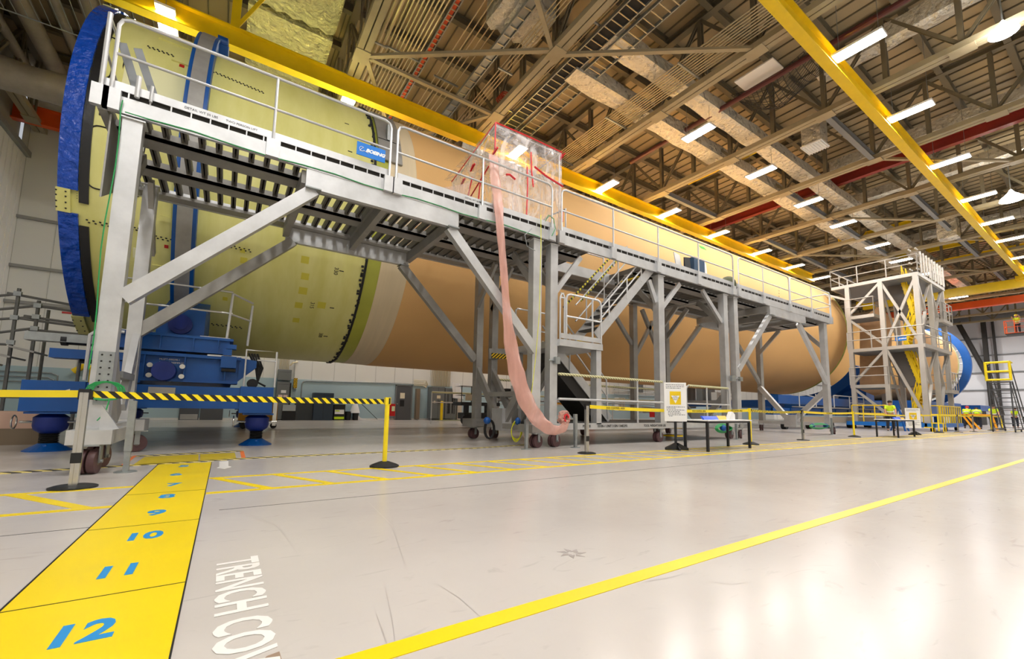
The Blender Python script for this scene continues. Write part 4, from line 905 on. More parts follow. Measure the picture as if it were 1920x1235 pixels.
# ------------------------------------------------------------------ scaffold left
t = thing('scaffold_stair', 'grey tube scaffold with handrails at the left edge behind the blue transporter', 'scaffold', (-5,14.5,0))
for x, y, zt in ((-4.03,14,3.33),(-3.7,14.0,3.1),(-6.2,14,3.0),(-4.03,16,3.2),(-2.95,14.2,1.9),(-6.2,16,3)): MB().tube((x,y,0),(x,y,zt),.035).build('standard', SCAF, t, True)
for a, b_ in (((-4.2,14,3.2),(-2.6,14,3.02)), ((-3.75,14,2.98),(-2.6,14,2.9)), ((-3.9,14,2.72),(-2.6,14,2.62)), ((-4.0,14,2.66),(-2.6,14,2.56)), ((-3.8,14,2.42),(-2.6,14,2.4)), ((-4.03,14,3.2),(-5.4,14,2.8)), ((-3.7,14,2.98),(-5.4,14,2.5)), ((-3.7,14,2.72),(-5.4,14,2.35)), ((-3.75,14,2.45),(-5.4,14,1.95)), ((-4.1,14,2.05),(-5.6,14,2.0)), ((-6.2,14,.9),(-2.95,14,.9)), ((-6.2,14,.4),(-2.9,14,.4))):
    MB().tube(a, b_, .028).build('ledger', SCAF, t, True)
for k in range(4): MB().bar((-4.0-.35*k,14.2,2.0-.14*k), (-3.6-.35*k,14.2,1.9-.14*k), .9, .04, side=(0,1,0)).build('stair_tread', ALUD, t)
mb = MB()
for x, z in ((-4.03,3.2),(-3.7,2.98),(-3.7,2.72),(-3.7,2.45),(-4.03,2.66),(-4.03,2.1)): mb.box(x-.06,x+.06,13.93,14.0,z-.05,z+.05)
mb.build('coupler', GALV, t); MB().box(-3.3,-3.1,13.95,14.0,2.86,2.9).build('red_tape', RED, t)
tag(MB().box(-3.9, -2.95, 12.0, 12.6, .3, .62).build('crate', mat('pink_crate', (206,170,150), .6)), 'pinkish crate behind the left jack at the photo edge', 'crate')
tag(MB().box(-4.0, -2.9, 11.9, 12.7, 0, .3).build('pallet', mat('pallet_wood', (120,104,84), .8)), 'low brown pallet under the pinkish crate behind the left jack', 'pallet')
mb = MB()
for i in range(22):
    a = i*PI/21; mb.add([], [])
mb.path([(-1.75+.32*math.cos(PI*.5+PI*i/10), 11.2, .5+.48*math.sin(PI*.5+PI*i/10)) for i in range(11)], .06, 10)
tag(mb.build('hose', GDUCT, None, True), 'thick pale curved hose standing behind the leftmost stand leg', 'hose')

# ------------------------------------------------------------------ barrier posts
def post_parts(kind):
    P = {}
    if kind == 'y':
        P['base'] = (MB().lathe([(.2,0),(.2,.02),(.17,.035),(.06,.075)], (0,0,0), 28).mesh('base', BLK, True)); P['pole'] = MB().lathe([(.032,.05),(.032,.88)], (0,0,0), 16).mesh('pole', YELS, True); P['belt_head'] = MB().box(-.038,.038,-.034,.034,.87,.975).mesh('belt_head', YELS); P['clip'] = MB().box(.008,.03,-.038,-.033,.88,.965).mesh('clip', INK)
    else:
        P['base'] = (MB().lathe([(.18,0),(.18,.015),(.14,.028),(.05,.03)], (0,0,0), 28).mesh('base', BLKM, True)); P['pole'] = MB().box(-.033,-.008,-.03,.03,.02,.95).box(.008,.033,-.03,.03,.02,.95).box(-.03,.03,-.022,.022,.02,.95).mesh('pole', CHROME); P['belt_head'] = MB().box(-.04,.04,-.035,.035,.93,.965).box(.033,.06,-.03,.03,.86,.955).box(-.045,-.033,-.03,.03,.86,.955).mesh('belt_head', BLKM); P['clip'] = MB().box(-.04,.04,-.033,-.029,.24,.34).mesh('clip', BLKM)
    return P
PP = {'y': post_parts('y'), 's': post_parts('s')}
def post(px, py, kind, label):
    p = oz(px, py); t = thing('barrier_post', label, 'barrier post', (p.x, p.y, 0), 'belt barrier posts')
    for k, me in PP[kind].items():
        o = bpy.data.objects.new(k, me); COL.objects.link(o); o.parent = t
    return V((p.x, p.y, 0))
B = {}
B[0] = post(137,914.5,'s','silver barrier post with black foot nearest the camera at left')
B[1] = post(720.5,874.5,'y','yellow barrier post with black dome foot standing alone left of centre')
B[2] = post(1100,850,'s','silver barrier post in front of the middle stand, beside the pink hose end')
B[3] = post(1408,833,'y','yellow barrier post behind the right end of the nearer table')
B[4] = post(1506,825,'s','silver barrier post between two yellow ones in front of the right stand')
B[5] = post(1602,819,'y','yellow barrier post left of the far table')
B[6] = post(1761,811,'y','yellow barrier post right of the far sign board')
B[7] = post(1797,810,'s','silver barrier post at the yellow railed cart near the workers')
B[8] = post(1826,809,'s','silver barrier post in front of the bending workers')
B[9] = post(1860,807,'y','yellow barrier post left of the rolling ladder')
B[10] = post(1880,806,'y','yellow barrier post seen through the rolling ladder')
def belt(a, b_, mt, label, text=None, sag=.02, z=.915, h=.035):
    a = V(a); b_ = V(b_); d = (b_-a).normalized(); n = 14; vs = []; fs = []; nn = V((-d.y, d.x, 0))*.001
    for i in range(n+1):
        f = i/n; p = a+(b_-a)*f; zz = z-sag*4*f*(1-f)
        vs += [p-nn+V((0,0,zz-h)), p+nn+V((0,0,zz-h)), p+nn+V((0,0,zz+h)), p-nn+V((0,0,zz+h))]
    for i in range(n):
        for j in range(4): fs.append((i*4+j, i*4+(j+1)%4, i*4+4+(j+1)%4, i*4+4+j))
    t = tag(MB().add(vs, fs).build('barrier_belt', mt), label, 'barrier belt', 'retractable barrier belts')
    for (f, s_) in (text or []):
        p = a+(b_-a)*f-nn*2.2; place_text('belt_lettering', s_, .055, INK, (p.x, p.y, z-sag*4*f*(1-f)), d, (0,0,1), t, ext=.0004, bold=.001)
    return t
off = V((.05,0,0)); L0 = V((-6.0,8.4,0))
p = oy(0,752,7.3)
belt((-3.8,7.35,0), B[0]-off, YELS, 'yellow barrier belt running off the left edge of the photo', [(.62,'FOD CONTROL AREA')], .015)
belt(B[0]+off, B[1]-off, TAPEBY, 'black and yellow slanted striped barrier belt across the left half', None, .012)
belt(B[2]+off, B[3]-off, YELS, 'yellow barrier belt passing behind the nearer sign board', [(.13,'FOD CONTROL AREA'),(.45,'FOD CONTROL AREA'),(.62,'FOD CONTROL AREA'),(.9,'FOD CONTROL AREA')], .05)
belt(B[3]+off, B[4]-off, TAPEBY, 'short black and yellow striped barrier belt in front of the right stand', None, .03)
belt(B[4]+off, B[5]-off, YELS, 'yellow barrier belt in front of the right stand casters', [(.5,'FOD CONTROL AREA')], .03)
belt(B[5]+off, B[6]-off, YELS, 'yellow barrier belt behind the far table', None, .06)
belt(B[6]+off, B[7]-off, YELS, 'short yellow barrier belt in front of the yellow railed cart', None, .02)
belt(B[7]+off, B[8]-off, YELS, 'yellow barrier belt in front of the bending workers', None, .02)
belt(B[8]+off, B[9]-off, YELS, 'yellow barrier belt ending left of the rolling ladder', None, .02)
belt(B[9]+off, B[10]-off, YELS, 'very short yellow barrier belt behind the rolling ladder', None, .02)

# ------------------------------------------------------------------ tables and signs
def table(cx, cy, L, W, rot, h, label):
    t = thing('folding_table', label, 'table', (0,0,0), 'white topped folding tables')
    MB().box(-L/2, L/2, -W/2, W/2, h-.025, h).build('tabletop', WHT, t); MB().box(-L/2+.03, L/2-.03, -W/2+.03, W/2-.03, h-.07, h-.025).build('apron', BLKM, t)
    for x in (-L/2+.05, L/2-.05):
        for y in (-W/2+.05, W/2-.05): MB().box(x-.025, x+.025, y-.025, y+.025, 0, h-.05).build('leg', BLKM, t)
    t.location = (cx, cy, 0); t.rotation_euler = (0,0,rot); return t
table(9.66, 5.72, 2.05, .62, math.radians(3.5), .68, 'white topped black legged table nearer the camera, beside the sign board')
table(22.7, 5.9, 2.1, .75, 0, .7, 'white topped black legged table further off, in front of the work tower')
FRX = V((RT.x, RT.y, 0)).normalized(); FRY = V((-FRX.y, FRX.x, 0))
def signboard(px, py, w_, z0, z1, label, tilt=0):
    p = oz(px, py); t = thing('sign_board', label, 'sign', (p.x, p.y, 0), 'white notice boards on black stands')
    X, N = FRX, -FRY
    def B_(mb, x0, x1, a, b_, d0, d1, m=0):
        vs = [V((p.x,p.y,0))+X*x+N*d+V((tilt*(z-z0) if 0 else 0,0,z)) for x, d, z in ((x0,d0,a),(x1,d0,a),(x1,d1,a),(x0,d1,a),(x0,d0,b_),(x1,d0,b_),(x1,d1,b_),(x0,d1,b_))]
        return mb.add(vs, [(0,3,2,1),(4,5,6,7),(0,1,5,4),(1,2,6,5),(2,3,7,6),(3,0,4,7)], m)
    B_(MB(), -w_/2, w_/2, z0, z1, .03, .045).build('board', WHT, t)
    H = z1-z0; zc = z0+H*.6
    B_(MB(), -w_*.25, w_*.25, zc-H*.17, zc+H*.17, .045, .048).build('yellow_panel', YEL, t)
    c = V((p.x,p.y,0))+N*.0485
    MB().prism([c+X*(-w_*.19)+V((0,0,zc+H*.06)), c+X*(w_*.19)+V((0,0,zc+H*.06)), c+V((0,0,zc-H*.14))], N*.001).build('white_triangle', WHT, t)
    for k, s_ in enumerate(('FOD','CONTROL','AREA')):
        q = c+N*.0015+V((0,0,zc+H*.04-H*.04*k)); place_text('lettering', s_, .04*w_/.5, INK, q, X, (0,0,1), t, ext=.0004)
    mb = MB()
    for k, (zz, a, b_) in enumerate(((.94,-.42,.4),(.895,-.42,.42),(.855,-.42,.25),(.37,-.4,.42),(.335,-.4,.0),(.29,-.4,.42),(.25,-.34,.2),(.21,-.34,.24),(.17,-.34,.42),(.135,-.3,-.12))):
        x = a*w_
        while x < b_*w_: l = random.uniform(.02,.055)*w_/.5; B_(mb, x, min(x+l, b_*w_), z0+H*zz-.006, z0+H*zz+.006, .045, .0465); x += l+.012
    mb.build('printed_lines', mat('print_grey', (70,72,90), .6) if 'print_grey' not in MATS else MATS['print_grey'], t)['kind'] = 'stuff'
    B_(MB(), -.025, .025, .05, z1-.1, 0, .03).build('post', BLKM, t)
    mb = MB()
    for s_ in (-1,1):
        c0 = V((p.x,p.y,0)); mb.prism([c0+X*(s_*.02)+V((0,0,.16)), c0+X*(s_*.02)+V((0,0,.02)), c0+X*(s_*.24)+V((0,0,.0)), c0+X*(s_*.24)+V((0,0,.05))], N*.12)
        mb.prism([c0+N*(.0)+V((0,0,.14)), c0+N*(.0)+V((0,0,.0)), c0-N*(s_*.22)+V((0,0,.0)), c0-N*(s_*.22)+V((0,0,.04))], X*.03)
    mb.build('foot', BLKM, t)
signboard(1267, 843, .5, .63, 1.5, 'white notice board with yellow square on a black stand, left of the nearer table')
signboard(1713, 815, .68, .3, 1.2, 'white notice board with yellow square on a black stand, right of the far table')
t = thing('display_sign', 'blue and yellow folded card sign lying on the nearer table', 'card sign', (9.3,5.6,.68))
MB().prism([(8.85,5.55,.68),(9.5,5.6,.68),(9.5,5.66,.76),(8.83,5.6,.76)], (0,.05,0)).build('blue_face', mat('bright_blue_card', (20,80,220), .4), t); MB().prism([(9.5,5.6,.68),(9.85,5.62,.68),(9.92,5.68,.77),(9.5,5.66,.77)], (0,.04,0)).build('yellow_face', mat('amber_card', (250,190,50), .4), t)
t = thing('paper_cone', 'white paper cone standing at the right end of the nearer table', 'paper', (10.3,5.7,.68))
MB().prism([(10.2,5.75,.68),(10.46,5.75,.68),(10.46,5.75,.8),(10.36,5.75,.87),(10.33,5.75,.87)], (0,.1,0)).build('sheet', WHT, t)
tag(MB().prism([(22.2,5.75,.7),(23.1,5.8,.7),(23.1,5.85,.78),(22.2,5.82,.78)], (0,.05,0)).build('display_sign', MATS['bright_blue_card']), 'blue card sign lying on the far table', 'card sign')
tag(MB().prism([(23.12,5.8,.7),(23.5,5.8,.7),(23.6,5.85,.78),(23.12,5.85,.78)], (0,.05,0)).build('display_sign', MATS['amber_card']), 'amber card sign beside the blue one on the far table', 'card sign')

# company sign plates hung on rails
def plate(t_pos, w_, h_, label, xdir, n_out, drop, facing):
    x = V(xdir); c = V(t_pos); t = thing('sign_plate', label, 'sign', c, 'blue company sign plates'); 
    MB().prism([c-x*w_/2-V((0,0,h_/2)), c+x*w_/2-V((0,0,h_/2)), c+x*w_/2+V((0,0,h_/2)), c-x*w_/2+V((0,0,h_/2))], V(n_out)*-.015).build('plate', mat('sign_blue', (0,116,210), .4) if 'sign_blue' not in MATS else MATS['sign_blue'], t)
    place_text('lettering', 'BOEING', h_*.36, WHT, c+V(n_out)*.003+x*w_*.14, x, (0,0,1), t, ext=.0006, shear=.35, bold=h_*.02, sx=1.05)
    k = c+V(n_out)*.004-x*w_*.33; mb = MB()
    mb.path([k+x*(h_*.17*math.cos(a*PI/9))+V((0,0,h_*.17*math.sin(a*PI/9))) for a in range(2, 18)], h_*.014, 5)
    mb.path([k+x*h_*(-.16+.04*i)+V((0,0,h_*(-.2+.05*i+.012*i*(6-i)*.3))) for i in range(7)], h_*.012, 5); mb.path([k+x*h_*(-.1)+V((0,0,-.2*h_)), k+x*h_*.2+V((0,0,-.1*h_)), k+x*h_*.5+V((0,0,-.22*h_))], h_*.012, 5)
    mb.build('emblem', WHT, t); return t
plate((1.88,YN-.08,5.45), .51, .245, 'blue sign plate with white company lettering on the left stand rail', (1,0,0), (0,-1,0), 0, 0)
plate((32.92,8.0,5.37), .52*1.0, .25, 'blue sign plate with white company lettering on the work tower rail', (0,-1,0), (-1,0,0), 0, 0)

# ------------------------------------------------------------------ plastic tent and pink duct
def film(name, rgb, a0, a1, rough=.12, sc=5, tr=.0):
    mt = bpy.data.materials.new(name); mt.use_nodes = True; nt = mt.node_tree; b = nt.nodes['Principled BSDF']
    b.inputs['Base Color'].default_value = s2l(rgb)+(1,); b.inputs['Roughness'].default_value = rough; b.inputs['Specular IOR Level'].default_value = .8
    tc = nt.nodes.new('ShaderNodeTexCoord'); mp = nt.nodes.new('ShaderNodeMapping'); mp.inputs['Scale'].default_value = (2,2,.8); nt.links.new(tc.outputs['Object'], mp.inputs[0])
    no = nt.nodes.new('ShaderNodeTexNoise'); no.inputs['Scale'].default_value = sc; no.inputs['Detail'].default_value = 8; no.inputs['Distortion'].default_value = 2.5; nt.links.new(mp.outputs[0], no.inputs['Vector'])
    r = nt.nodes.new('ShaderNodeMapRange'); r.inputs['From Min'].default_value = .4; r.inputs['From Max'].default_value = .68; r.inputs['To Min'].default_value = a0; r.inputs['To Max'].default_value = a1
    nt.links.new(no.outputs['Fac'], r.inputs['Value']); nt.links.new(r.outputs[0], b.inputs['Alpha'])
    bp = nt.nodes.new('ShaderNodeBump'); bp.inputs['Strength'].default_value = .9; bp.inputs['Distance'].default_value = .05; nt.links.new(no.outputs['Fac'], bp.inputs['Height']); nt.links.new(bp.outputs[0], b.inputs['Normal'])
    MATS[name] = mt; return mt
CLEAR = film('clear_film', (252,248,250), .1, .5, .12, 1.3); PINKF = film('pink_film', (222,168,154), .5, .68, .25, .8); PINKT = film('pink_tinted_film', (250,222,216), .2, .5, .2, 1.3)
REDT = mat('red_tape', (216,40,50), .4)
t = thing('plastic_tent', 'clear plastic sheet tent edged with red tape on the deck of the left stand', 'plastic enclosure', (5.6,9,5.1))
def sheet(name, c0, c1, c2, c3, mt, nu=14, nv=14, amp=.03):
    c0, c1, c2, c3 = map(V, (c0,c1,c2,c3)); n = (c1-c0).cross(c3-c0).normalized(); vs = []; fs = []
    ph = random.random()*6
    for j in range(nv+1):
        for i in range(nu+1):
            u, v = i/nu, j/nv; p = (c0*(1-u)+c1*u)*(1-v)+(c3*(1-u)+c2*u)*v
            e = min(1, 6*min(u,1-u,v,1-v)); vs.append(p+n*(amp*e*(math.sin(9*u+5*v+ph)+.8*math.sin(17*u-7*v)+random.uniform(-.6,.6))))
    for j in range(nv):
        for i in range(nu): k = j*(nu+1)+i; fs.append((k,k+1,k+nu+2,k+nu+1))
    return MB().add(vs, fs).build(name, mt, t, True)
zt = 7.33
sheet('front_sheet', (4.66,7.85,5.27),(6.64,7.85,5.27),(6.64,7.85,zt),(4.66,7.85,zt), CLEAR)
sheet('left_sheet', (4.66,10.1,5.2),(4.66,7.85,5.27),(4.66,7.85,zt),(4.66,10.1,6.9), CLEAR)
sheet('right_sheet', (6.64,7.85,5.27),(6.64,10.1,5.2),(6.64,10.1,7.4),(6.64,7.85,zt), CLEAR)
sheet('roof_sheet', (4.66,7.85,zt),(6.64,7.85,zt),(6.64,10.6,7.5),(4.66,10.6,7.2), CLEAR)
sheet('lower_left_sheet', (3.7,10.0,5.2),(4.66,9.0,5.2),(4.66,9.0,6.4),(3.7,10.0,6.3), PINKT, 8, 8)
sheet('pink_inner_sheet', (4.75,8.1,5.3),(5.5,8.0,5.3),(5.4,8.0,6.6),(4.7,8.1,6.7), PINKT, 8, 8)
def rtape(pts, w_=.035): MB().path(pts, w_/2, 5).build('red_tape', REDT, t)
rtape([(4.66,7.84,zt),(5.6,7.83,zt+.01),(6.64,7.84,zt)]); rtape([(4.66,7.84,zt),(4.66,7.84,6.7)]); rtape([(4.66,7.84,zt),(4.66,9.0,7.12),(4.66,10.1,6.92)], .025)
rtape([(5.55,7.82,5.35),(5.57,7.82,6.1),(5.55,7.82,6.55)]); rtape([(5.72,7.8,6.1),(5.66,7.8,6.5),(5.64,7.8,6.95)]); rtape([(5.75,7.8,6.62),(6.1,7.8,6.5),(6.64,7.8,6.4)], .05); rtape([(4.95,7.8,6.15),(5.05,7.8,6.18),(5.2,7.8,6.12)], .05)
rtape([(4.66,8.9,6.5),(4.66,9.2,5.9),(4.66,9.3,5.3)]); rtape([(4.66,8.1,6.4),(4.66,9.0,6.0),(4.66,9.9,5.5)]); rtape([(4.66,8.3,6.6),(4.66,8.5,6.1),(4.66,8.6,5.5)]); rtape([(6.66,7.84,5.8),(6.66,7.84,5.5)], .05)
for p in ((4.66,7.83,6.62),(4.66,8.9,6.75),(4.66,9.4,6.6),(6.64,7.83,7.2)): rtape([V(p)+V((0,-.1,.05)), V(p)+V((0,.1,-.04)), V(p)+V((.02,.02,.1))], .05)
for (a, b_) in (((4.68,7.9,5.1),(4.68,7.9,7.3)), ((6.6,7.9,5.1),(6.6,7.9,7.3)), ((4.68,7.9,7.3),(6.6,7.9,7.3)), ((4.68,10.0,5.1),(4.68,10.0,6.85)), ((6.6,10.0,5.1),(6.6,10.0,7.3)), ((4.68,7.9,7.3),(4.68,10.0,6.85)), ((6.6,7.9,7.3),(6.6,10.0,7.35))): MB().tube(a, b_, .014, 6).build('frame_tube', PIPE, t)
# pink film duct
ctr = [((925,292),7.78,.115),((928,330),7.7,.13),((934,380),7.6,.125),((938,430),7.55,.1),((944,500),7.55,.095),((950,580),7.52,.1),((957,640),7.5,.16),((969,700),7.48,.2),((986,750),7.4,.2),((1008,785),7.3,.17),((1030,803),7.2,.13),((1045,806),7.15,.09),((1058,800),7.15,.1),((1060,788),7.2,.11)]
pts = [oy(p[0], p[1], y) for p, y, _ in ctr]
def spline(pts, k=5):
    out = []
    for i in range(len(pts)-1):
        p0, p1, p2, p3 = pts[max(i-1,0)], pts[i], pts[i+1], pts[min(i+2,len(pts)-1)]
        for j in range(k):
            s_ = j/k; out.append(.5*((2*p1)+(p2-p0)*s_+(2*p0-5*p1+4*p2-p3)*s_*s_+(3*p1-p0-3*p2+p3)*s_**3))
    out.append(pts[-1]); return out
sp = spline(pts); ww = [r for _,_,r in ctr]; vs = []; fs = []; N = 12
for i, p in enumerate(sp):
    f = i/5; a = int(min(f, len(ww)-2)); r = ww[a]+(ww[a+1]-ww[a])*min(1, f-a)
    tn = (sp[min(i+1,len(sp)-1)]-sp[max(i-1,0)]).normalized(); sd = tn.cross(V((0,1,0)));  sd.normalize(); nn = tn.cross(sd)
    for j in range(N):
        an = 2*PI*j/N; vs.append(p+sd*(r*math.cos(an)*(1+.06*math.sin(i*1.3)))+nn*(r*.28*math.sin(an)*(1+.5*math.sin(i*.9+j))))
for i in range(len(sp)-1):
    for j in range(N): fs.append((i*N+j, i*N+(j+1)%N, (i+1)*N+(j+1)%N, (i+1)*N+j))
t = thing('film_duct', 'long limp pink plastic duct hanging from the tent down to the floor', 'plastic duct', sp[-1])
MB().add(vs, fs).build('duct_film', PINKF, t, True)
mb = MB(); c = oy(1058, 783, 7.2)
for k in range(3):
    mb.path([c+V((.13*math.cos(a*PI/7+k)*(1-.2*k), .05*math.sin(a*1.7+k), .12*math.sin(a*PI/7+k)*(1-.2*k))) for a in range(14)], .045, 6, closed=True)
mb.build('crumpled_end', PINKF, t, True); mb = MB(); mb.path([c+V((.06*math.cos(a*PI/5), -.07, .08*math.sin(a*PI/5))) for a in range(8)], .02, 5); mb.build('red_tape', REDT, t)

# things left on the deck
t = thing('equipment_case', 'dark blue case with a white flap standing on the right deck', 'case', (13.05,8.4,5.07))
MB().box(12.75, 13.35, 8.2, 8.6, 5.07, 6.05).build('case_body', mat('navy_case', (30,70,104), .5), t); MB().prism([(13.35,8.2,5.1),(13.75,8.3,5.1),(13.6,8.3,5.95),(13.36,8.2,6.0)], (0,.02,0)).build('white_flap', WHT, t)
t = thing('folded_screen', 'black and white folded panel leaning on the deck left of the blue case', 'panel', (12.2,8.3,5.07))
MB().prism([(12.05,8.3,5.07),(12.4,8.3,5.07),(12.1,8.3,5.98),(11.8,8.3,6.02)], (0,.03,0)).build('white_panel', WHT, t); MB().prism([(12.3,8.2,5.07),(12.62,8.2,5.07),(12.5,8.2,5.95),(12.2,8.2,5.9)], (0,.03,0)).build('black_panel', BLKM, t)
tag(MB().sphere((14.95,8.3,5.43), .3, 12, sz=1.25).build('bag', mat('olive_bag', (92,96,70), .8), None, True), 'olive green bag on the deck right of the blue case', 'bag')
for i, (x, l) in enumerate(((6.05,'green cable draped over the beam where the left and middle stands meet'),)):
    mb = MB(); mb.path([(5.9,7.55,5.2),(5.95,7.5,5.35),(6.1,7.5,5.3),(6.2,7.55,5.1),(6.1,7.55,4.9)], .009, 5); tag(mb.build('green_cable', GRN), l, 'cable')
mb = MB(); mb.path([(5.8,7.6,5.35),(5.8,7.58,4.7),(5.79,7.6,3.0),(5.72,7.62,2.0),(5.6,7.6,1.2),(5.55,7.6,.75)], .008, 5); tag(mb.build('yellow_cable', YCAB), 'yellow cable hanging down the near column beside the pink duct', 'cable')
tag(MB().path([(5.55,7.6,4.95),(5.35,7.6,4.75),(5.42,7.6,4.5),(5.65,7.6,4.45)], .01, 5).build('grey_cable', GALV), 'grey loop of wire at the top of the near column by the pink duct', 'cable')
# coils by the left stand foot
t = thing('cable_coil', 'black cable coil on a blue hook beside the middle casters', 'cable', (5.4,9.3,.3))
mb = MB()
for k in range(4): mb.path([V((5.4+.13*math.cos(a*PI/8), 9.0+.02*k, .34+.22*math.sin(a*PI/8))) for a in range(16)], .02, 6, closed=True)
mb.build('coil', BLK, t, True); MB().sphere((5.28,8.95,.55), .09, 12).build('hook', BLUE, t, True)
t = thing('cable_coil', 'yellow cable coil on a blue hook beside the middle casters', 'cable', (5.7,8.3,.3))
mb = MB()
for k in range(4): mb.path([V((5.62+.02*k+(.13+.01*k)*math.cos(a*PI/8), 8.2+.02*k, .33+(.24-.02*k)*math.sin(a*PI/8))) for a in range(16)], .008, 5, closed=True)
mb.build('coil', YCAB, t, True); MB().sphere((5.66,8.2,.56), .07, 12, sz=1.3).build('hook', BLUE, t, True)
t = thing('cable_coil', 'green hose wound over two blue hooks at the right stand foot', 'cable', (19.6,7.7,.4))
mb = MB()
for k in range(5): mb.path([V((20.3+.85*math.cos(a*PI/8), 7.7-.02*k, .36+(.12-.014*k)*math.sin(a*PI/8))) for a in range(16)], .014, 5, closed=True)
mb.build('coil', GRN, t, True); MB().sphere((19.7,7.7,.37), .1, 12).build('hook', BLUE, t, True); MB().sphere((20.95,7.7,.37), .1, 12).build('hook', BLUE, t, True)
t = thing('cable_coil', 'green hose wound on a blue hook behind the nearer table', 'cable', (12.9,7.4,.3))
mb = MB()
for k in range(5): mb.path([V((12.9+.4*math.cos(a*PI/8), 7.5-.02*k, .36+(.14-.014*k)*math.sin(a*PI/8))) for a in range(16)], .014, 5, closed=True)
mb.build('coil', GRN, t, True); MB().sphere((12.8,7.42,.37), .1, 12).build('hook', BLUE, t, True)
# ------------------------------------------------------------------ work tower
TA = mat('tower_aluminium', (184,180,174), .45, .4, .06, 2)
t = thing('work_tower', 'tall white braced work tower with railed decks and yellow stairs around the rocket nose', 'work platform', (35.7,8.8,0))
X0, X1, Y0, Y1 = 33.0, 38.4, 7.15, 10.45
def tcol(x, y, z0=.45, z1=9.05, r=.115): MB().box(x-r, x+r, y-r, y+r, z0, z1).build('column', TA, t)
for x in (X0, 35.7, X1):
    for y in (Y0, 8.77, Y1):
        if x == 35.7 and y == Y1: continue
        tcol(x, y)
def tb(p, q, r=.13): MB().bar(p, q, r, r).build('diagonal_brace', TA, t)
for z0, z1 in ((9.05,5.0),(5.0,.6)):
    tb((X0,8.77,z0),(X0,Y0,z1)); 
    tb((X0,Y0,z0-.1),(X0,8.77,z1)) if z0 > 6 else None
tb((X0,8.77,9.0),(X0,Y1,7.2)); tb((X0,Y1,6.9),(X0,8.77,5.1)); tb((X0,8.77,4.8),(X0,Y1,2.8)); tb((X0,Y1,2.5),(X0,8.77,.8)); tb((X0,12.2,9.1),(X0,Y1,8.2))
for (xa, xb) in ((X0,35.7),(35.7,X1)):
    for (za, zb) in ((9.0,5.1),(4.8,.6)):
        tb((xa,Y0,za),((xa+xb)/2,Y0,(za+zb)/2)); tb(((xa+xb)/2,Y0,(za+zb)/2),(xa,Y0,zb)); tb((xb,Y0,za),((xa+xb)/2,Y0+.2,(za+zb)/2),.1)
        tb((xa,8.77,za),(xb,8.77,zb), .1)
def tdeck(x0, x1, y0, y1, z, faces=('x0','y0','x1'), posts=1.3):
    MB().box(x0, x1, y0, y1, z-.2, z).build('deck', TA, t); MB().box(x0+.15, x1-.15, y0+.15, y1-.15, z-.24, z-.2).build('deck_underside', GREYB, t)
    mb = MB()
    def run(a, b_):
        a, b_ = V(a), V(b_); L = (b_-a).length; n = max(1, round(L/posts))
        for zz in (1.08,.55): mb.tube(a+V((0,0,zz)), b_+V((0,0,zz)), .03, 6)
        for i in range(n+1): p = a+(b_-a)*i/n; mb.tube(p, p+V((0,0,1.08)), .03, 6)
    if 'x0' in faces: run((x0,y0,z),(x0,y1,z))
    if 'x1' in faces: run((x1,y0,z),(x1,y1,z))
    if 'y0' in faces: run((x0,y0,z),(x1,y0,z))
    if 'y1' in faces: run((x0,y1,z),(x1,y1,z))
    mb.build('guardrail', TA, t)
tdeck(X0-.1, X1+.2, Y0-.15, 11.3, 9.2, ('x0','y0','x1','y1')); tdeck(X0-.1, 34.6, 9.15, 10.6, 7.1, ('x0','y0')); tdeck(X0-.1, X1+.2, Y0-.2, 10.6, 4.98, ('x0','y0','x1')); tdeck(X0-.1, 34.8, 8.7, 10.6, 2.72, ('x0','y0'))
tdeck(36.8, X1+.6, Y0-.3, 8.4, 6.9, ('x0','y0','x1'), .7); tdeck(37.2, X1+.6, Y0-.3, 8.4, 2.5, ('x1','y0'), .7)
mb = MB()
for i in range(9): x = X1-.2-.6*i; mb.tube((x,Y0-.2,9.2),(x,Y0-.2,10.5),.05,6)
for y in (Y0-.1,Y0+.2): 
    for z in (9.4,9.8,10.2,10.6): mb.box(X0-.05,X0+.4,y-.03,y+.03,z,z+.06)
mb.build('gate_frame', TA, t)
def polyx(X, pts, d, name, mt): MB().prism([ox(*p, X) for p in pts], (d,0,0)).build(name, mt, t)
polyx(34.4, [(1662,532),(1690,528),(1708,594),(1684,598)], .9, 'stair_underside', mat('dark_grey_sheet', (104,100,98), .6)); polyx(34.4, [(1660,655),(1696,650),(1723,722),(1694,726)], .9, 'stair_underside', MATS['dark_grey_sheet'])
def ystair(X, p, q, w_=.16, n=9):
    a, b_ = ox(*p, X), ox(*q, X)
    for dx in (0,.8): MB().bar(a+V((dx,0,0)), b_+V((dx,0,0)), .05, .16, side=(1,0,0)).build('yellow_stringer', YEL, t)
    mb = MB()
    for i in range(1, n): c = a+(b_-a)*i/n; mb.box(c.x, c.x+.8, c.y-.12, c.y+.12, c.z-.02, c.z+.02)
    mb.build('yellow_tread', YEL, t); mb = MB()
    for dx in (0,.8):
        for h_ in (.5,1.0): mb.tube(a+V((dx,0,h_)), b_+V((dx,0,h_)), .03, 6)
        for i in range(5): c = a+(b_-a)*i/4+V((dx,0,0)); mb.tube(c, c+V((0,0,1)), .025, 6)
    mb.build('yellow_handrail', YEL, t)
ystair(34.0, (1692,528), (1712,590)); ystair(34.0, (1716,588), (1697,645)); ystair(34.0, (1698,655), (1724,718)); ystair(34.0, (1728,722), (1712,778))
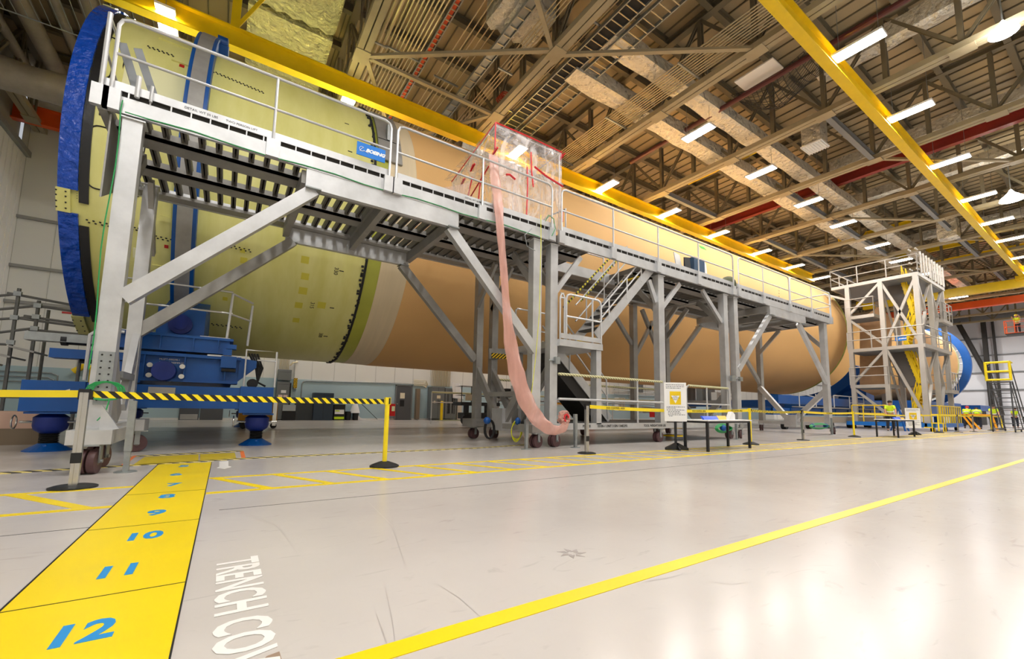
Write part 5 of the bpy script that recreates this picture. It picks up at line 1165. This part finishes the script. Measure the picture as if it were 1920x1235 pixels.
# covers hung around the nose
mb = MB()
mb.prism([ox(*p, 35.2) for p in ((1612,600),(1650,572),(1672,600),(1668,735),(1640,742),(1612,730))], (.1,0,0)); mb.build('tan_cover', mat('tan_fabric_cover', (196,158,120), .8, 0, .15, 2), t)
MB().box(X0-.2, X1+.6, Y0-.35, Y0+.1, .22, .45).box(X0-.2, X0+.3, Y0, 10.9, .22, .45).box(X1+.2,X1+.6,Y0,10.9,.22,.45).build('blue_base', mat('mid_blue_paint', (24,110,196), .4), t)
for x in (33.1, 35.7, 38.3):
    for y in (7.0, 10.6): MB().lathe([(.11,-.08),(.11,.08)], (x,y,.11), 14, 0, 'y').build('wheel', BLK, t, True)
mb = MB()
def yr(a, b_, n):
    a, b_ = V(a), V(b_)
    for z in (1.45,.95): mb.tube(a+V((0,0,z)), b_+V((0,0,z)), .035, 6)
    for i in range(n+1): p = a+(b_-a)*i/n; mb.tube(p+V((0,0,.45)), p+V((0,0,1.45)), .03, 6)
yr((32.9,10.6,0),(32.9,8.9,0),3); mb.build('yellow_guardrail', YEL, t); mb = MB(); yr((34.2,6.85,0),(38.8,6.85,0),9); yr((34.0,7.9,0),(34.0,6.85,0),3); mb.build('yellow_guardrail', YEL, t)
t = thing('step_stool', 'yellow two step stool at the foot of the work tower', 'step stool', (32.6,7.0,0))
MB().box(32.4,32.9,6.4,6.9,.45,.5).box(32.4,32.9,6.9,7.2,.2,.25).build('tread', YEL, t)
for x in (32.42,32.86):
    for y in (6.42,6.86): MB().box(x-.02,x+.02,y-.02,y+.02,0,.45).build('leg', YEL, t)
t = thing('tool_stand', 'blue painted tripod stand at the foot of the tower left of the far sign', 'stand', (31.5,8.0,0))
mb = MB()
for dx, dy in ((-.3,-.3),(.3,-.3),(0,.4)): mb.bar((31.5,8.0,1.3),(31.5+dx,8.0+dy,0),.06,.06)
mb.build('tripod', BLUE, t)

# ------------------------------------------------------------------ rolling ladder
t = thing('rolling_ladder', 'dark grey rolling ladder with yellow padded cage on top, by the far wall', 'ladder', (39.5,5.1,0))
ya, yb = 4.62, 5.5; GR = mat('ladder_grey', (84,86,90), .5, .2)
for y in (ya, yb):
    MB().tube((38.6,y,.08),(38.6,y,3.0),.035).build('rear_leg', GR, t); MB().bar((39.3,y,3.0),(42.4,y,.1),.05,.12,side=(0,1,0)).build('stringer', GR, t); MB().tube((39.3,y,4.0),(42.6,y,1.0),.028).build('handrail', GR, t)
    MB().tube((38.6,y,.15),(42.4,y,.15),.035).build('base_rail', GR, t); MB().tube((38.6,y,2.9),(41.3,y,.15),.025).build('side_brace', GR, t)
mb = MB()
for i in range(11): f = (i+.5)/11; mb.box(39.3+3.1*f-.1, 39.3+3.1*f+.1, ya, yb, 3.0-2.9*f-.015, 3.0-2.9*f+.015)
mb.build('tread', GR, t); MB().box(38.5, 39.4, ya, yb, 2.96, 3.0).build('platform', GR, t)
mb = MB()
for i in range(5): z = .5+.5*i; mb.tube((38.6,ya,z),(38.6,yb,z),.02,6)
mb.build('cross_tube', GR, t)
mb = MB()
for z in (3.1,3.6,4.15): mb.tube((38.55,ya-.05,z),(38.55,yb+.05,z),.065,10)
for y in (ya-.05,yb+.05): mb.tube((38.55,y,3.05),(38.55,y,4.2),.065,10); mb.tube((38.55,y,4.15),(39.3,y,4.15),.05,8)
mb.build('yellow_padding', YELS, t, True)
for x, y in ((38.6,ya),(38.6,yb),(42.4,ya),(42.4,yb),(40.6,ya)): MB().lathe([(.07,-.025),(.07,.025)], (x,y,.07), 12, 0, 'y').build('wheel', BLK, t, True)

# ------------------------------------------------------------------ people
def skin_mesh(name, chains, mt, sub=1):
    vs = []; es = []; rs = []; idx = {}
    def vid(p, r):
        k = tuple(round(c, 4) for c in p)
        if k not in idx: idx[k] = len(vs); vs.append(k); rs.append(r)
        return idx[k]
    for ch in chains:
        prev = None
        for p, r in ch:
            i = vid(p, r)
            if prev is not None and prev != i: es.append((prev, i))
            prev = i
    me = bpy.data.meshes.new(name); me.from_pydata(vs, es, []); o = bpy.data.objects.new(name, me); COL.objects.link(o)
    o.modifiers.new('skin', 'SKIN'); me.skin_vertices[0].data[0].use_root = True
    for i, r in enumerate(rs): me.skin_vertices[0].data[i].radius = (r, r)
    s_ = o.modifiers.new('sub', 'SUBSURF'); s_.levels = sub; s_.render_levels = sub
    me.materials.append(mt)
    return o
def baked(name, chains, mt, parent, sub=1, smooth=True):
    o = skin_mesh(name+'_tmp', chains, mt, sub); bpy.context.view_layer.update()
    dg = bpy.context.evaluated_depsgraph_get(); me = bpy.data.meshes.new_from_object(o.evaluated_get(dg)); old = o.data; bpy.data.objects.remove(o); bpy.data.meshes.remove(old)
    me.name = name
    if not me.materials: me.materials.append(mt)
    for p in me.polygons: p.use_smooth = smooth
    r = bpy.data.objects.new(name, me); COL.objects.link(r); r.parent = parent; return r
def person(x, y, rot, label, bend=0.0, arms=(0,0), hat=None, z=0, legs=True, k=1.0):
    """faces +x before rotation; bend = forward lean of the trunk in radians, arms = forward swing of each arm"""
    t = thing('person', label, 'person', (0,0,0), 'workers in yellow vests')
    hz = .92; c, s_ = math.cos(bend), math.sin(bend)
    def tr(u, f=0.0, yy=0.0): return (s_*u+c*f-.12*s_, yy, hz+c*u-s_*f)   # trunk frame: u along the spine, f forward
    head = tr(.68, .05)
    body = [[(tr(0),.13),(tr(.2),.12),(tr(.4),.14),(tr(.5),.08),(tr(.58,.02),.055),(head,.095),(tr(.79,.04),.08)]]
    for sd, sw in ((1,arms[0]),(-1,arms[1])):
        sh = tr(.46,0,sd*.17); a = bend*.3+sw
        el = (sh[0]+.28*math.sin(a), sh[1]+sd*.05, sh[2]-.28*math.cos(a)); a2 = a+.35
        wr = (el[0]+.25*math.sin(a2), el[1]-sd*.02, el[2]-.25*math.cos(a2)); hd = (wr[0]+.08*math.sin(a2), wr[1], wr[2]-.08*math.cos(a2)); fg = (hd[0]+.08*math.sin(a2+.3), hd[1], hd[2]-.08*math.cos(a2+.3))
        body.append([(tr(.4),.14),(sh,.062),(el,.045),(wr,.032),(hd,.036),(fg,.02)])
    for sd in (1,-1): body.append([(tr(0),.13),((-.02,sd*.1,hz-.08),.09),((.03,sd*.12,.5),.06),((-.02,sd*.13,.1),.04),((.14,sd*.14,.05),.035)])
    baked('body', body, SKIN, t)
    tro = [[((0-.02,0,hz+.03),.15),((-.02,sd*.1,hz-.08),.115),((.03,sd*.12,.5),.085),((-.02,sd*.13,.09),.065)] for sd in (1,-1)]
    baked('trousers', tro, NAVY, t); baked('boot', [[((-.06,.13,.05),.055),((.14,.14,.045),.045)]], BLK, t); baked('boot', [[((-.06,-.13,.05),.055),((.14,-.14,.045),.045)]], BLK, t)
    sl = [[(tr(.02),.155),(tr(.2),.15),(tr(.42),.16),(tr(.5),.1)]]
    for sd, sw in ((1,arms[0]),(-1,arms[1])):
        sh = tr(.46,0,sd*.17); a = bend*.3+sw; el = (sh[0]+.2*math.sin(a), sh[1]+sd*.03, sh[2]-.2*math.cos(a)); sl.append([(tr(.42),.16),(sh,.085),(el,.062)])
    baked('vest', sl, VEST, t)
    b1 = tr(.22); mb = MB(); mb.path([V(tr(.2,.17*math.cos(a*PI/6),.19*math.sin(a*PI/6))) for a in range(12)], .022, 5, closed=True); mb.build('reflective_band', WHT, None).parent = t
    hp = V(tr(.735,.02)); o = MB().sphere(hp, .105, 12, sz=.85).build('cap' if hat else 'hair', hat or HAIR, None, True); o.parent = t
    fc = V(tr(.68,.14)); mb = MB().sphere(fc+V((.01,0,-.005)), .018, 6); mb.build('nose', SKIN, None, True).parent = t
    mb = MB(); [mb.sphere(V(tr(.7,.13,sd*.032)), .01, 6) for sd in (1,-1)]; mb.build('eyes', INK, None).parent = t
    t.location = (x, y, z); t.rotation_euler = (0,0,rot); t.scale = (k,k,k); return t
YELCAP = MATS['yellow_safety_paint']; REDCAP = RED
person(31.0, 8.25, math.radians(200), 'person in a yellow vest bent beside the tower, left of the far sign board', .35, (.5,.3), HAIR)
p = oz(1800,802); person(46.5, 7.9, math.radians(0), 'person in a red cap and yellow vest, leftmost of the bending group', .65, (.4,.6), REDCAP, k=1.06)
person(45.5, 7.2, math.radians(10), 'person in a yellow vest bending deepest over the orange barricade', .95, (.5,.2), HAIR, k=1.1)
person(46.8, 6.6, math.radians(200), 'person in an orange banded vest at the right of the bending group', .45, (.4,.7), HAIR, k=1.06)
person(54, 7.7, math.radians(240), 'person in a yellow vest standing left of the rolling ladder', .15, (.6,.3), HAIR)
person(55.5, 6.6, math.radians(200), 'person in a yellow vest seen through the rolling ladder rungs', .3, (.5,.5), HAIR)
person(47.5, 5.05, math.radians(260), 'person in a yellow vest at the right edge behind the rolling ladder', .1, (.2,.4), HAIR)
t = thing('barricade', 'orange and yellow folding barricade in front of the bending workers', 'barricade', (43.5,6.6,0))
for a, b_ in (((43.5,7.6,1.0),(43.5,7.1,0)), ((43.5,6.8,0),(43.5,7.4,1.0)), ((43.5,6.2,1.05),(43.5,6.0,0)), ((43.5,7.7,1.0),(43.5,6.1,1.0))): MB().bar(a, b_, .06, .1, side=(1,0,0)).build('barricade_bar', mat('amber_bar', (250,170,20), .5) if 'amber_bar' not in MATS else MATS['amber_bar'], t)
# boom lift at the right edge
LX = 58.0; c = ox(1912, 610, LX)
t = thing('boom_lift', 'orange boom lift basket at the right edge with a worker in it', 'lift', (LX, 2.0, 0))
mb = MB(); w2 = .9
for z in (0,.55,1.1): mb.path([(LX,c.y+w2,c.z-.6+z),(LX,c.y-w2,c.z-.6+z),(LX+1,c.y-w2,c.z-.6+z),(LX+1,c.y+w2,c.z-.6+z)], .04, 6, closed=True)
for x in (LX,LX+1):
    for k in range(4): y = c.y+w2-k*w2*2/3; mb.tube((x,y,c.z-.6),(x,y,c.z+.5),.035,6)
mb.build('basket', ORA, t); MB().box(LX, LX+1, c.y-w2, c.y+w2, c.z-.7, c.z-.62).build('basket_floor', DARKS, t)
MB().bar((LX+.5,c.y-w2,c.z-.5),(LX+.5,c.y-6,c.z-3.5),.3,.35).build('upper_boom', ORA, t); MB().bar((LX+.5,c.y-6,c.z-3.5),(LX+.5,c.y-3.5,1.2),.35,.4).build('lower_boom', ORA, t); MB().box(LX-1,LX+1.6,c.y-5,c.y-2.4,.4,1.4).build('chassis', ORA, t)
for dx in (-.8,1.4):
    for dy in (-4.8,-2.6): MB().lathe([(.45,-.15),(.45,.15)], (LX+dx,c.y+dy,.45), 18, 0, 'x').build('wheel', BLK, t, True)
person(LX+.5, c.y+.2, math.radians(180), 'person in a yellow vest working up in the orange lift basket', .3, (1.6,1.4), YELCAP, z=c.z-.62)

# ------------------------------------------------------------------ back wall and aisle
t = struct('door_1', MB().box(w(9.44,0).x, w(10.46,0).x, WY-.1, WY-.05, 0, 2.14), DOORG)
MB().box(w(9.36,0).x, w(9.44,0).x, WY-.12, WY-.05, 0, 2.2).box(w(10.46,0).x, w(10.54,0).x, WY-.12, WY-.05, 0, 2.2).box(w(9.36,0).x, w(10.54,0).x, WY-.12, WY-.05, 2.14, 2.2).build('door_frame', GREYP, t); x = w(9.8,0).x
MB().box(x-.1, x+.2, WY-.11, WY-.1, 1.35, 1.7).build('notice', PAPER, t); MB().box(x-.1, x+.18, WY-.11, WY-.1, .85, 1.25).build('vision_panel', BLKM, t); MB().sphere((w(9.52,0).x, WY-.14, 1.0), .035, 8).build('door_handle', CHROME, t, True)
for i, (a, b_) in enumerate(((-1.9,-1.05),(-1.02,0.0))):
    t = struct('door_%d' % (i+2), MB().box(w(a,0).x, w(b_,0).x-.02, WY-.1, WY-.05, 0, 2.2), DOORG); MB().box(w(a,0).x+.05, w(b_,0).x-.06, WY-.11, WY-.1, .02, .28).build('kick_plate', CHROME, t) if i == 0 else None
    MB().box(w(b_,0).x-.12 if i == 0 else w(a,0).x+.06, (w(b_,0).x-.08 if i == 0 else w(a,0).x+.1), WY-.14, WY-.1, .95, 1.15).build('door_handle', CHROME, t)
def cab(x0, x1, z0, z1, d, mt, label, name='cabinet', cat='cabinet', lines=0, y=None):
    a, b_ = w(x0,0).x, w(x1,0).x; yy = (y or WY-.08); t = thing(name, label, cat, ((a+b_)/2, yy-d/2, z0))
    MB().box(a, b_, yy-d, yy, z0, z1).build('body', mt, t); mb = MB()
    for i in range(lines): xx = a+(b_-a)*(i+1)/(lines+1); mb.box(xx-.006, xx+.006, yy-d-.004, yy-d, z0+.04, z1-.04)
    mb.box(a+.04, b_-.04, yy-d-.004, yy-d, z1-.14, z1-.13); mb.build('door_seam', BLKM, t); return t, a, b_, yy-d
t, a, b_, yf = cab(2.4, 3.05, .05, 2.05, .5, GREYP, 'tall grey electrical cabinet with notices, left on the back wall', lines=0)
MB().box(a+.2, a+.44, yf-.01, yf, 1.45, 1.6).build('display', WHT, t); MB().box(a+.08, a+.28, yf-.01, yf, 1.05, 1.35).box(a+.32, a+.52, yf-.01, yf, 1.05, 1.35).build('notice', mat('pink_paper', (228,200,196), .8), t); MB().box(b_-.02, b_+.06, yf, yf+.4, 0, 2.0).build('dark_side', BLKM, t)
t, a, b_, yf = cab(2.42, 3.1, 2.15, 2.72, .35, GREYP, 'square grey junction box mounted above the left electrical cabinet')
mb = MB()
for i in range(7): mb.tube((w(2.5,0).x+.07*i, WY-.15, 2.75), (w(2.5,0).x+.07*i, WY-.15, 9), .02, 6)
mb.path([(w(3.0,0).x,WY-.3,2.95),(w(3.15,0).x,WY-.3,3.15),(w(3.4,0).x,WY-.3,3.18)], .04); tag(mb.build('conduit_bank', COND), 'bank of vertical conduits rising from the left junction box', 'conduit')
t = thing('hazard_post', 'pale post with a black and yellow hazard collar right of the left cabinet', 'post', (w(3.3,0).x,WY-.2,0)); x = w(3.35,0).x
MB().box(x-.06, x+.08, WY-.2, WY-.05, 1.7, 9).build('post', WALLW, t); MB().box(x-.09, x+.1, WY-.24, WY-.2, 1.75, 2.3).build('hazard_collar', TAPEH, t)
mb = MB(); mb.path([(w(3.72,0).x,WY-.1,.9),(w(3.72,0).x,WY-.1,2.0),(w(3.8,0).x,WY-.1,2.14),(w(3.95,0).x,WY-.1,2.18),(w(9.9,0).x,WY-.1,2.3),(w(10.6,0).x,WY-.1,2.28)], .03); tag(mb.build('conduit', GALV, None, True), 'long curved grey conduit along the blue wall left of the grey door', 'conduit')
cab(3.42, 4.3, 0, .98, .6, mat('dark_bin', (54,60,64), .5), 'dark grey waste cart with two notices on the back wall', 'waste_cart', 'bin')
t, a, b_, yf = cab(4.32, 5.4, 0, 1.52, .7, mat('navy_cabinet', (44,60,76), .45), 'dark navy equipment cabinet right of the grey waste cart', lines=1); MB().box(a+.4, a+.75, yf-.01, yf, .95, 1.1).build('label_plate', PAPER, t)
t = thing('storage_bin', 'clear plastic bin on black base left of the grey waste cart', 'bin', (w(2.9,0).x,WY-.5,0)); a = w(2.75,0).x; MB().box(a, a+.62, WY-.7, WY-.1, .5, .82).build('clear_tub', mat('clear_tub', (170,178,182), .3), t); MB().box(a, a+.62, WY-.7, WY-.1, 0, .5).build('black_base', BLKM, t)
t = thing('chemical_cart', 'black and white labelled cart with yellow stripes right of the navy cabinet', 'cart', (w(5.75,0).x,WY-.5,0)); a = w(5.5,0).x
MB().box(a, a+.6, WY-.6, WY-.1, 0, .9).build('body', BLKM, t); MB().box(a+.04,a+.54,WY-.61,WY-.6,.35,.6).build('white_label', WHT, t); MB().box(a+.02,a+.56,WY-.61,WY-.6,.06,.2).box(a+.06,a+.3,WY-.615,WY-.605,.5,.56).build('yellow_label', MATS['hi_vis_vest'], t)
for i, (x, l) in enumerate(((6.2,'small black waste tub right of the labelled cart'),(6.65,'small black waste tub with white bag, second right of the labelled cart'))):
    t = thing('waste_tub', l, 'bin', (w(x,0).x+.15,WY-.4,0)); MB().lathe([(.15,0),(.2,.5),(.18,.5),(.13,.05)], (w(x,0).x+.15,WY-.4,0), 16).build('tub', BLKM, t, True)
    if i: MB().lathe([(.3,.42),(.22,.7),(.12,1.0),(.06,1.15),(.02,1.18)], (w(x,0).x+.1,WY-.4,0), 12).build('white_bag', SHEET, t, True)
tag(MB().prism([(w(6.95,0).x,WY-.5,.02),(w(7.5,0).x,WY-.5,.02),(w(7.1,0).x,WY-.5,.14),(w(6.95,0).x,WY-.5,.3)], (0,.3,0)).build('white_sheet', SHEET), 'crumpled white sheet on the floor beside the waste tubs', 'sheet')
tag(MB().tube((w(7.05,0).x,WY-.1,1.1), (w(8.2,0).x,WY-.3,.05), .015).build('broom_stick', BLKM), 'thin dark stick leaning on the blue wall', 'stick')
t = thing('fire_extinguisher', 'red fire extinguisher box behind the lone yellow barrier post', 'fire extinguisher', (w(9.15,0).x,WY-.2,.25)); MB().box(w(8.98,0).x, w(9.34,0).x, WY-.3, WY-.05, .25, 1.0).build('red_box', RED, t); MB().box(w(9.1,0).x, w(9.3,0).x, WY-.31, WY-.3, .55, .85).build('label', mat('pale_green_label', (214,226,180), .6), t)
tag(MB().box(w(10.75,0).x, w(11.0,0).x, WY-.35, WY-.05, .05, 2.0).build('wall_column', mat('brown_column', (126,110,92), .6)), 'brown steel column face right of the grey door', 'column')
t, a, b_, yf = cab(11.65, 12.6, .12, 2.15, .7, GREYP, 'large grey electrical cabinet left of the one under the white sheet', lines=1); MB().box(a+.35,a+.6,yf-.01,yf,1.4,1.6).box(a+.15,a+.25,yf-.01,yf,1.1,1.25).build('label_plate', PAPER, t); MB().box(a+.4,a+.6,yf-.05,yf,1.1,1.25).build('switch', BLKM, t)
t, a, b_, yf = cab(12.65, 13.5, .12, 2.1, .7, GREYP, 'grey breaker cabinet with rows of black switches under the white sheet')
mb = MB()
for i in range(16):
    for xx in (a+.15, a+.62): mb.box(xx, xx+.08, yf-.012, yf, .45+.09*i, .5+.09*i)
mb.box(a+.24,a+.34,yf-.01,yf,.45,1.1); mb.box(a+.48,a+.56,yf-.01,yf,.45,1.7); mb.build('breaker_rows', BLKM, t)
vs = []; fs = []; n = 8; c0, c1, c2, c3 = (w(13.0,2.6), w(13.65,2.5), w(14.0,1.45), w(13.15,1.5))
for j in range(n+1):
    for i in range(n+1):
        u, v = i/n, j/n; p = (c0*(1-u)+c1*u)*(1-v)+(c3*(1-u)+c2*u)*v; vs.append(p+V((0,-.9-.06*math.sin(9*u+3*v)-.04*random.random(),0)))
for j in range(n):
    for i in range(n): k = j*(n+1)+i; fs.append((k,k+1,k+n+2,k+n+1))
tag(MB().add(vs, fs).build('white_sheet', SHEET, None, True), 'white sheet draped over the top of the breaker cabinet', 'sheet')
mb = MB()
for i in range(14): mb.tube((w(11.9,0).x+.1*i, WY-.15, 2.2), (w(11.9,0).x+.1*i, WY-.15, 6), .025, 6)
for i in range(7): mb.path([(w(10.6,0).x,WY-.12,2.2+.06*i),(w(11.3,0).x+.03*i,WY-.12,2.2+.06*i),(w(11.5,0).x+.02*i,WY-.12,2.1+.03*i)], .018, 6)
tag(mb.build('conduit_bank', COND), 'dense bank of conduits above the large grey cabinets', 'conduit')
tag(MB().box(w(13.75,0).x, w(14.1,0).x, WY-.5, WY-.08, .05, 1.75).build('locker', mat('cream_locker', (214,206,196), .5)), 'cream upright locker right of the breaker cabinet', 'locker')
for (px, py, h_, l) in ((816,783,1.2,'yellow bollard in front of the grey electrical cabinet'), (860,787,.95,'yellow bollard beside the black scissor cart')):
    p = oz(px, py); p = V((w(12.2,0).x if px == 816 else w(14.15,0).x, WY-1.2, 0)); tag(MB().lathe([(.09,0),(.09,h_),(.05,h_+.04)], p, 14).build('bollard', YEL, None, True), l, 'bollard')
tag(MB().box(w(11.9,0).x, w(14.0,0).x, WY-1.5, WY-.9, 0, .04).build('floor_plinth', mat('green_plinth', (150,152,118), .6)), 'low pale plinth in front of the grey electrical cabinets', 'plinth')
# black scissor platform cart
p = oz(868, 796); cx, cyy = p.x, p.y
t = thing('scissor_lift', 'black wheeled lift cart with a railed cage, behind the pair of stand columns', 'lift', (cx+.8,cyy,0))
k = 1.0
MB().box(cx-.35, cx+1.9, cyy-.4, cyy+.5, .95, 1.12).build('platform', BLKM, t); MB().box(cx-.1, cx+1.7, cyy-.3, cyy+.4, .3, .6).box(cx,cx+.2,cyy-.2,cyy,.6,.95).box(cx+1.2,cx+1.5,cyy-.2,cyy,.6,.95).build('chassis', BLKM, t)
mb = MB()
for z in (1.9, 1.45): mb.path([(cx-.3,cyy-.35,z),(cx+1.85,cyy-.35,z),(cx+1.85,cyy+.45,z),(cx-.3,cyy+.45,z)], .025, 6, closed=True)
for i in range(5): mb.tube((cx-.3+.54*i,cyy-.35,1.1),(cx-.3+.54*i,cyy-.35,1.9),.025,6)
mb.build('cage', BLKM, t); MB().box(cx-.1,cx+.25,cyy-.4,cyy-.36,1.2,1.5).build('placard', PAPER, t)
for dx in (0,1.5): MB().lathe([(.26,-.1),(.26,.1)], (cx+dx,cyy-.3,.26), 18, 0, 'y').build('wheel', BLK, t, True)
# orange tug cart behind the right jack
p = oz(515, 803); t = thing('tug_cart', 'amber yellow wheeled cart behind the right jack of the blue transporter', 'cart', (p.x-.3,p.y,0)); AMB = mat('amber_cart_paint', (214,150,20), .5, 0, .1, 3)
MB().box(p.x-1.1, p.x+.05, p.y, p.y+.8, .25, 1.02).build('body', AMB, t); MB().box(p.x-.1, p.x+.02, p.y-.05, p.y, .1, .9).build('chrome_bumper', CHROME, t)
for dx in (-.95,-.05): MB().lathe([(.1,-.04),(.1,.04)], (p.x+dx,p.y+.02,.1), 12, 0, 'y').build('wheel', BLK, t, True)
# clutter in the back aisle under the tank
CL = [(890,'grey steel tool cabinet'),(960,'tall white twin door locker')]
def bx(px0, px1, py0, py1, Y, d, mt, label, name, cat, seams=1):
    a = oy(px0, py1, Y); b_ = oy(px1, py0, Y); t = thing(name, label, cat, ((a.x+b_.x)/2, Y+d/2, 0)); z0 = max(0, min(a.z,b_.z)); z1 = max(oy(px0,py0,Y).z, z0+.2)
    z0 = 0 if z0 < .25 else z0
    MB().box(a.x, b_.x, Y, Y+d, z0, z1).build('body', mt, t); mb = MB()
    for i in range(seams+1): xx = a.x+(b_.x-a.x)*(i+.5)/(seams+1); mb.box(xx-.01, xx+.01, Y-.005, Y, z0+.05, z1-.05)
    mb.build('seam', DARKS, t); return t
LG = mat('light_grey_locker', (176,178,178), .5); WHC = mat('white_machine', (220,220,216), .5)
bx(968, 985, 722, 782, 20, .6, LG, 'light grey twin door locker behind the pink duct', 'locker', 'locker'); bx(936, 950, 728, 745, 20, .4, BLKM, 'black instrument box left of the grey locker behind the pink duct', 'instrument_box', 'box'); bx(950,958,728,745,20,.4,BLKM,'narrow black instrument box touching the wider black one','instrument_box','box')
t = bx(932, 966, 748, 752, 20, .8, LG, 'grey bench carrying the black instrument boxes', 'workbench', 'bench')
MB().box(oy(934,760,20).x, oy(938,760,20).x, 20.1, 20.2, 0, 1.2).box(oy(960,760,20).x, oy(964,760,20).x, 20.1, 20.2, 0, 1.2).build('leg', LG, t)
bx(990, 1002, 757, 785, 18, .5, AMB, 'amber wheeled frame behind the pink duct', 'cart', 'cart'); bx(1050, 1068, 750, 758, 18, .5, AMB, 'amber beam cart between the stand columns', 'cart', 'cart')
bx(1103, 1114, 752, 786, 20, .4, RED, 'red fire extinguisher cylinder cabinet behind the stand stairs', 'fire_extinguisher', 'fire extinguisher', 0); bx(1055, 1065, 736, 746, 24, .3, RED, 'red hose reel high behind the stand column', 'hose_reel', 'hose reel', 0); bx(1227, 1236, 772, 782, 19, .4, RED, 'small red machine behind the stand left of the notice board', 'machine', 'machine', 0)
bx(1290, 1304, 722, 765, 20, .5, GREYP, 'dark grey cabinet behind the striped rail near the nearer table', 'cabinet', 'cabinet'); bx(1318, 1340, 716, 760, 21, .6, GREYP, 'wide grey cabinet behind the right striped rail', 'cabinet', 'cabinet', 2); bx(1345, 1360, 735, 765, 20, .5, WHC, 'white machine box right of the wide grey cabinet', 'machine', 'machine')
bx(1195, 1206, 720, 735, 25, .3, GREYP, 'grey wall box high behind the middle stand rail', 'wall_box', 'wall box'); bx(1160,1172,745,770,22,.4,WHC,'white cabinet behind the stair foot of the middle stand','cabinet','cabinet'); bx(1284,1292,758,775,19,.5,BLUE,'blue drum shaped machine behind the notice board','machine','machine')
bx(1452, 1472, 775, 786, 19, .8, WHC, 'low white equipment skid under the tank near the right stand', 'equipment_skid', 'machine'); bx(1205,1222,762,774,21,.5,LG,'light grey tool chest behind the striped rail','tool_chest','tool chest')
t = thing('rack_rail', 'grey aisle guardrail with striped top behind the middle stand', 'guardrail', (14,21,0))
MB().tube((9,21,1.62),(28,21,1.62),.05).build('striped_top_rail', RAILST, t, True); MB().tube((9,21,1.1),(28,21,1.1),.03).build('mid_rail', PIPE, t, True)
for i in range(8): MB().tube((9+2.7*i,21,0),(9+2.7*i,21,1.62),.035).build('post', PIPE, t, True)
for i, (px, l) in enumerate(((1180,'first of the tall grey pipe runs on the wall behind the stand stairs'),(1330,'second tall grey pipe run on the back wall, behind the right striped rail'))):
    q = oy(px, 760, WY-.2); mb = MB()
    for k in range(5): mb.tube((q.x+.2*k,WY-.2,0.1 if k%2 else 1.2),(q.x+.2*k,WY-.2,5),.035,6)
    for k in range(4): mb.tube((q.x-2,WY-.25,2.3+.35*k),(q.x+4.5,WY-.25,2.3+.35*k),.04,6)
    tag(mb.build('pipe_run', GALV), l, 'pipes')
t = thing('ladder_frame', 'white A frame step ladder behind the right striped rail', 'ladder', (30,21.5,0)); a = oy(1340,785,21.5); MB().bar((a.x,21.5,0),(a.x+.6,21.5,2.0),.05,.08,side=(0,1,0)).bar((a.x,22.0,0),(a.x+.6,22.0,2.0),.05,.08,side=(0,1,0)).bar((a.x+1.2,21.7,0),(a.x+.6,21.7,2.0),.05,.06,side=(0,1,0)).build('rail', WHC, t)
mb = MB(); [mb.box(a.x+.12*i, a.x+.12*i+.08, 21.5, 22.0, .38*i-.02+.1, .38*i+.1) for i in range(1,5)]; mb.build('step', WHC, t)
tag(MB().path([(-5.6,WY-.3,2.1),(-5.3,WY-.3,2.35),(-5.0,WY-.3,2.3),(-4.95,WY-.3,1.0)], .13, 10).build('yellow_pipe', YEL, None, True), 'yellow bent pipe on the back wall behind the left jack', 'pipe')
mb = MB(); [mb.path([(-8,WY-.1,2.0-.2*k),(-6.3-.1*k,WY-.1,2.0-.2*k),(-6.1-.1*k,WY-.1,1.9-.2*k),(-6.1-.1*k,WY-.1,1.0)], .03, 6) for k in range(3)]; tag(mb.build('conduit_bank', GALV), 'three curved grey conduits on the blue wall at far left', 'conduit')
t = struct('baseboard_back', MB().box(-8, 80, WY-.07, WY-.05, 0, .1), WALLW)
EXPO = 0.76
# ------------------------------------------------------------------ light, view
wd = bpy.data.worlds.new('ambient_fill'); SC.world = wd; wd.use_nodes = True  # dim ambient fill added for light, no source of its own
wd.node_tree.nodes['Background'].inputs[0].default_value = (.9,.93,1,1); wd.node_tree.nodes['Background'].inputs[1].default_value = .3
vs = SC.view_settings; vs.view_transform = 'Standard'; vs.look = 'None'; vs.gamma = 1; vs.use_curve_mapping = False; vs.exposure = EXPO
cy = SC.cycles; cy.max_bounces = 8; cy.diffuse_bounces = 4; cy.glossy_bounces = 3; cy.transmission_bounces = 6; cy.transparent_max_bounces = 12; cy.use_denoising = True; cy.sample_clamp_indirect = 6
try: cy.use_light_tree = True
except Exception: pass
